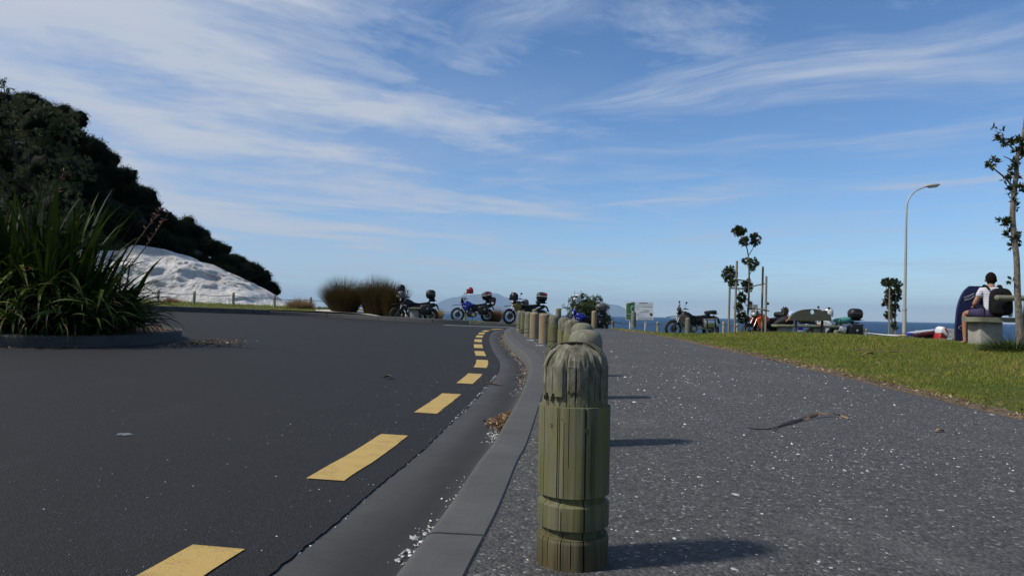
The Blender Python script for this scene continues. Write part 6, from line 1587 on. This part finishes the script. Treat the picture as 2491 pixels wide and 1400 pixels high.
def lounger():
    Y = 23.35; b = at(*Z4(930, 1205), Y); o = thing('person', b, 'person in pale blue shirt hunched sideways on the curved bench', 'person'); lo = np.array(b)
    P = lambda x, y, dy=0.0: at(*Z4(x, y), Y + dy) - lo
    V = []; E = []; rad = []
    pel = chain(V, E, rad, [P(985, 1165)], [(.13, .12)])
    chs = chain(V, E, rad, [P(940, 1128), P(890, 1098), P(850, 1085)], [(.12, .11), (.125, .11), (.10, .09)], pel)
    nk = chain(V, E, rad, [P(825, 1075)], [.055], chs); chain(V, E, rad, [P(805, 1066), P(788, 1062), P(772, 1066)], [(.075, .08), (.085, .09), (.06, .065)], nk)
    T = []; TE = []; TR = []; tp = chain(T, TE, TR, [P(978, 1160), P(940, 1125), P(892, 1094), P(852, 1082), P(832, 1077)], [(.145, .135), (.145, .13), (.150, .13), (.12, .105), (.07, .065)])
    for dy, el, wr in ((-.20, P(838, 1150, -.2), P(790, 1178, -.1)), (.2, P(845, 1160, .2), P(790, 1180, .12))):
        sh = P(856, 1092, dy * .8); a = chain(V, E, rad, [sh, (sh + el) / 2, el, wr], [.05, .045, .038, .025], chs); hand(V, E, rad, wr, wr - el, np.array((0, 1.0, 0)), a)
        chain(T, TE, TR, [sh, sh + (el - sh) * .55], [.068, .060], 3)
    S_ = []; SE = []; SR = []; sp = chain(S_, SE, SR, [P(978, 1160), P(995, 1170)], [(.145, .13), (.145, .13)])
    for dy, k_, a_ in ((-.07, P(1060, 1178, -.05), P(1150, 1192, -.05)), (.10, P(1065, 1155, .14), P(1148, 1190, .1))):
        hp_ = P(990, 1168, dy); q = chain(V, E, rad, [hp_, (hp_ + k_) / 2, k_, (k_ + a_) / 2, a_], [.082, .072, .054, .052, .034], pel); foot(V, E, rad, a_, np.array((1.0, -.3, 0)), q)
        chain(S_, SE, SR, [hp_, (hp_ + k_) / 2, k_, (k_ + a_) / 2, a_ * .9 + k_ * .1], [.095, .086, .068, .064, .05], 1)
    link('body', skin_mesh('body', V, E, rad), M_SKIN, o); link('shirt', skin_mesh('shirt', T, TE, TR), M_PALEB, o); link('trousers', skin_mesh('trousers', S_, SE, SR), M_TROU, o)
    c = Vector(P(790, 1052)); b_ = MB().sq(tuple(c), (.118, .10, .105), .95, 18, 12, Matrix.Rotation(-.5, 3, 'Y')); q = random.Random(4)
    for k in range(26):
        d = Vector((q.uniform(-.6, .8), q.uniform(-1, 1), q.uniform(.1, 1))).normalized(); b_.tube([c + d * .08, c + d * .115, c + d * q.uniform(.13, .155)], [.022, .014, .003], 5)
    b_.build('hair', M_HAIRB, o)
    MB().sq(tuple(P(776, 1080, -.08)), (.02, .012, .03), .9, 8, 6).build('ear', M_SKIN, o)
    bag = thing('jacket', at(*Z4(740, 1205), Y), 'dark jacket heaped on the left end of the curved bench', 'jacket')
    l2 = np.array(bag.location); Q = lambda x, y: at(*Z4(x, y), Y) - l2
    rs = [[(p[0], .14 * math.cos(t) * k, p[2] + h * math.sin(t) * .5) for t in np.linspace(0, 2 * math.pi, 14, endpoint=False)] for p, k, h in [(Q(668, 1196), .3, .05), (Q(700, 1182), .8, .14), (Q(750, 1166), 1, .22), (Q(800, 1158), 1.1, .28), (Q(842, 1162), 1.1, .26), (Q(880, 1180), .6, .12)]]
    MB().rings(rs).build('cloth', M_TROU, bag)
lounger()
# ------------------------------------------------------------------ shell chips, litter, twigs
M_CHIP = tint_mat('shell_chip', [(.20, .20, .19), (.40, .40, .385), (.70, .70, .68)], .6, .4)
def hit(px, py, zf):
    v = at(px, py, 1.0) - EYE
    for t in np.arange(.5, 60, .01):
        p = EYE + v * t
        if p[2] <= float(zf(p[0], p[1])): return p
def shells():
    r = np.random.default_rng(90); P = []; Sz = []
    for y0, y1, n, s in [(1.2, 3, 1300, .0019), (3, 6, 3300, .0021), (6, 10, 3600, .0023), (10, 18, 2600, .0028)]:
        X = r.uniform(-.1, 4.2, n * 2); Y = r.uniform(y0, y1, n * 2)
        kx = np.interp(Y, KLINE[:330, 1], KLINE[:330, 0]) + .19
        d = np.array([noise.noise((a * .8, b * .8, 3)) for a, b in zip(X, Y)])
        k = (X > kx) & (X < edge_x(Y)) & (r.random(n * 2) < .55 + d * .8)
        P.append(np.c_[X[k], Y[k], z_path(X[k], Y[k])]); Sz.append(s * r.lognormal(-.15, .75, k.sum()))
    return np.vstack(P), np.concatenate(Sz)
def chips(name, P, size, label, seed, m=M_CHIP):
    """little shell plates: irregular five-sided pieces with thickness"""
    r = np.random.default_rng(seed); n = len(P); a0 = r.random(n) * 6.283; V = np.zeros((n, 10, 3), np.float32)
    el = r.uniform(.4, .9, n); yaw = r.random(n) * 6.283; tl = r.normal(size=(n, 2)) * .22
    for k in range(5):
        a = a0 + k * 1.2566 + r.normal(size=n) * .25; x = np.cos(a) * size; y = np.sin(a) * size * el
        X = x * np.cos(yaw) - y * np.sin(yaw); Y = x * np.sin(yaw) + y * np.cos(yaw); z = X * tl[:, 0] + Y * tl[:, 1]
        V[:, k] = np.stack([P[:, 0] + X, P[:, 1] + Y, P[:, 2] + z + size * .22], 1)
        V[:, k + 5] = np.stack([P[:, 0] + X * 1.1, P[:, 1] + Y * 1.1, P[:, 2] - size * .3], 1)
    i = np.arange(n)[:, None] * 10; F = [i + np.array([[0, 1, 2]]), i + np.array([[0, 2, 3]]), i + np.array([[0, 3, 4]])]
    for k in range(5):
        q = (k + 1) % 5; F += [i + np.array([[k, k + 5, q + 5]]), i + np.array([[k, q + 5, q]])]
    o = link(name, np_mesh(name, V.reshape(-1, 3), np.concatenate(F), np.repeat(r.random(n), 10)), m, smooth=False)
    return tag(o, label, 'shell chips', kind='stuff')
P_, S_z = shells(); chips('shell_chips', P_, S_z, 'white crushed shell chips scattered over the footpath', 91)
r_ = np.random.default_rng(92)
n = 900; Y = r_.uniform(1.4, 12, n); kx = np.interp(Y, KLINE[:330, 1], KLINE[:330, 0]) - .44; X = kx - np.abs(r_.normal(size=n)) * .9 - .01
chips('shell_chips', np.c_[X, Y, z_road_s(X, Y)], .0019 * r_.lognormal(0, .5, n), 'tiny white shell specks on the road beside the gutter', 93)
n = 420; Y = r_.uniform(1.4, 9, n); kx = np.interp(Y, KLINE[:330, 1], KLINE[:330, 0]) - .435; X = kx + r_.normal(size=n) * .008
chips('shell_chips', np.c_[X, Y, g(Y) - .096], .0030 * r_.lognormal(0, .5, n), 'white grit caught along the joint of road and gutter', 94)
# grit and leaves gathered along the foot of the kerb
Yc = np.concatenate([2.62 + r_.normal(size=120) * .12, 5.0 + r_.normal(size=140) * .2, 3.3 + r_.normal(size=30) * .2, r_.uniform(7, 23, 500)]); n = len(Yc)
Xc = np.interp(Yc, KLINE[:330, 1], KLINE[:330, 0]) - .075 - np.abs(r_.normal(size=n)) * np.where(Yc < 6, .035, .05)
chips('shell_chips', np.c_[Xc, Yc, g(Yc) - .126], .0038 * r_.lognormal(0, .5, n), 'white shell grit swept against the foot of the kerb', 95)
def gutter_z(X, Y): return g(Y) - .124
n = 700; t = r_.random(n); Yp = 5.45 + r_.normal(size=n) * .19; kx = np.interp(Yp, KLINE[:330, 1], KLINE[:330, 0])
Xp = kx - .07 - np.abs(r_.normal(size=n)) * .07 * np.clip(1 - np.abs(Yp - 5.45) / .5, .1, 1)
zp_ = gutter_z(Xp, Yp) + np.clip(.035 - .25 * np.abs(Xp - kx + .07) - .05 * np.abs(Yp - 5.45), 0, .04) * r_.random(n)
flakes('leaf_pile', np.c_[Xp, Yp, zp_], .05, M_LITTER, 'small heap of brown leaf litter in the gutter by the kerb', 'leaves', 96, aspect=5, up=.5, tints=(.1, 1))
n = 520; Yp = r_.uniform(8, 23.5, n); kx = np.interp(Yp, KLINE[:330, 1], KLINE[:330, 0]); Xp = kx - .07 - np.abs(r_.normal(size=n)) * .05
flakes('leaf_litter', np.c_[Xp, Yp, gutter_z(Xp, Yp)], .04, M_LITTER, 'thin line of leaf bits along the far gutter', 'leaves', 97, aspect=3, up=.4)
n = 900; Yp = r_.uniform(4.5, 16, n); Xp = np.interp(Yp, ejag[:, 1], ejag[:, 0]) + .02 + np.abs(r_.normal(size=n)) * .13
flakes('leaf_litter', np.c_[Xp, Yp, z_lawn(Xp, Yp) + .012], .045, M_LITTER, 'dry brown leaf bits along the lawn edge', 'leaves', 98, aspect=4, up=.4, tints=(.3, 1))
M_TWIG = mat('dead_twig', (.14, .085, .05), .85, color2=(.06, .04, .025), scale=30, bump=.5)
M_FROND = mat('dead_frond', (.26, .165, .085), .8, color2=(.12, .075, .04), scale=9)
def twig():
    a = hit(1184, 934, lambda X, Y: g(Y) - .10); b = hit(1221, 939, lambda X, Y: g(Y) - .118); o = thing('fallen_stick', a, 'short knobbly brown stick lying across the gutter', 'stick'); d = b - a
    MB().tube([(0, 0, .012), tuple(d * .05 + np.array((0, 0, .014))), tuple(d * .12 + np.array((0, 0, .012))), tuple(d * .5 + np.array((0, .004, .014))), tuple(d * .9 + np.array((0, 0, .012))), tuple(d * .97 + np.array((0, 0, .015))), tuple(d + np.array((0, 0, .012)))], [.008, .013, .008, .0075, .008, .014, .009], 8).build('stick', M_TWIG, o)
    for t, s in ((.04, 1), (.95, -1)): MB().tube([tuple(d * t + np.array((0, 0, .014))), tuple(d * t + np.array((.012 * s, .004, .035)))], [.007, .003], 6).build('stub', M_TWIG, o)
twig()
def frond():
    pts = [(2062, 1014), (2040, 1009), (2005, 1008), (1975, 1013), (1940, 1022), (1900, 1031), (1860, 1039), (1818, 1038)]
    W = [hit(px, py + 6, z_path) for px, py in pts]; o = thing('dead_leaf_blade', W[0], 'long split brown leaf blade lying curled on the footpath', 'dead leaf'); lo = W[0]
    lift = [.008, .02, .028, .022, .012, .008, .006, .008]
    c = spline([w - lo + np.array((0, 0, l)) for w, l in zip(W, lift)], 30)
    M_FR2 = mat('blackened_frond', (.030, .024, .020), .85, color2=(.015, .012, .010), scale=20)
    def ribbon(c, w, nm, m=M_FR2):
        rs = []
        for i, p in enumerate(c):
            t = i / (len(c) - 1); ww = w * (.35 + .65 * math.sin(min(1, t * 3) * math.pi / 2)) * (1 - .8 * t) ** .55 + .0015; tw = .9 * math.sin(t * 5)
            s = np.array((-.3, math.cos(tw), math.sin(tw) * .8 + .25)); s = s / np.linalg.norm(s) * ww
            rs.append([p - s, p + np.array((0, 0, .0022)), p + s, p - np.array((0, 0, .0022))])
        MB().rings(rs).build(nm, m, o)
    ribbon(c[:14][::-1], .017, 'leaf_base', M_FROND); ribbon(c[7:], .011, 'blade'); b2 = spline([c[14], c[17] + np.array((0, .015, .008)), c[21] + np.array((.02, .05, .006))], 14); ribbon(b2, .006, 'split_strand')
    b3 = spline([c[18], c[22] + np.array((0, -.02, .004)), c[27] + np.array((.05, -.06, .0))], 14); ribbon(b3, .005, 'split_strand')
frond()
def small_leaf(px, py, zf, label, size=.05, m=M_TWIG, rz=0.0):
    p = hit(px, py, zf); o = thing('fallen_leaf', p, label, 'leaf', rz=rz); rs = []
    for t in np.linspace(0, 1, 9):
        w = size * .35 * math.sin(math.pi * min(.98, max(.03, t))); z = .004 + size * .18 * math.sin(t * 3)
        rs.append([(size * (t - .5), -w, z + w * .4), (size * (t - .5), 0, z + .001), (size * (t - .5), w, z + w * .4), (size * (t - .5), 0, z - .002)])
    MB().rings(rs).build('blade', m, o)
small_leaf(2286, 1051, z_path, 'single curled brown leaf on the footpath near the lawn', .06, mat('tan_leaf', (.24, .15, .07), .8))
small_leaf(944, 921, z_road_s, 'small olive leaf alone on the road', .12, mat('olive_leaf', (.09, .08, .04), .8))
small_leaf(1035, 1340, lambda X, Y: g(Y) - .13, 'dark curled leaf scrap in the gutter', .05, mat('dark_leaf', (.02, .012, .012), .8), .6)
def splat():
    p = hit(300, 1057, z_road_s); V = []; c = (p[0], p[1])
    for k in range(26):
        a = 2 * math.pi * k / 26; rr = 1 + .8 * noise.noise((math.cos(a) * 1.7, math.sin(a) * 1.7, 4)); x = c[0] + .040 * rr * math.cos(a); y = c[1] + .045 * rr * math.sin(a); V.append((x, y, float(z_road_s(x, y)) + .004))
    me = bpy.data.meshes.new('road_stain'); me.from_pydata(V, [], [tuple(range(26))]); link('road_stain', me, mat('pale_stain', (.15, .16, .17), .6), road, smooth=False)
splat()
def lawn_branch():
    Z9 = lambda x, y: (1450 + x / 2.393, 770 + y / 2.393); zf = lambda X, Y: z_lawn(X, Y) + .04
    P = [hit(*Z9(*q), zf) for q in [(1520, 195), (1580, 200), (1640, 205), (1700, 211), (1760, 208), (1880, 212)]]; o = thing('fallen_branch', P[0], 'thin dead branch lying on the lawn', 'branch'); lo = P[0]
    MB().tube(spline([p - lo + np.array((0, 0, .012)) for p in P], 20), list(np.linspace(.011, .004, 20)), 6).build('stem', M_TWIG, o)
    q = P[4] - lo; MB().tube([q + np.array((0, 0, .01)), q + np.array((.0, .0, .10)), q + np.array((.003, 0, .17))], [.004, .003, .002], 5).build('side_shoot', M_TWIG, o)
    p = hit(*Z9(1585, 229), zf); o2 = thing('fallen_leaf', p, 'large curled tan leaf on the lawn beside the dead branch', 'leaf'); rs = []
    for t in np.linspace(0, 1, 9):
        w = .035 * math.sin(math.pi * min(.98, max(.03, t))); z = .01 + .03 * math.sin(t * 3)
        rs.append([(.22 * (t - .5), -w, z + w * .5), (.22 * (t - .5), 0, z + .001), (.22 * (t - .5), w, z + w * .5), (.22 * (t - .5), 0, z - .003)])
    MB().rings(rs).build('blade', mat('tan_leaf', (.24, .15, .07), .8), o2)
lawn_branch()

# ------------------------------------------------------------------ sea air
def haze():
    m = bpy.data.materials.new('sea_haze'); m.use_nodes = True; nt = m.node_tree; nt.nodes.clear()
    v = nd(nt, 'ShaderNodeVolumePrincipled', i_Color=(.50, .70, .96, 1), i_Density=HAZE, i_Anisotropy=0.0)
    out = nt.nodes.new('ShaderNodeOutputMaterial'); nt.links.new(v.outputs[0], out.inputs['Volume'])
    o = MB().box((0, 15500, 350), (64000, 40000, 740)).build('haze', m, auto=False); tag(o, 'pale sea haze', 'haze', kind='stuff'); return o
HAZE = 4.5e-5
haze()
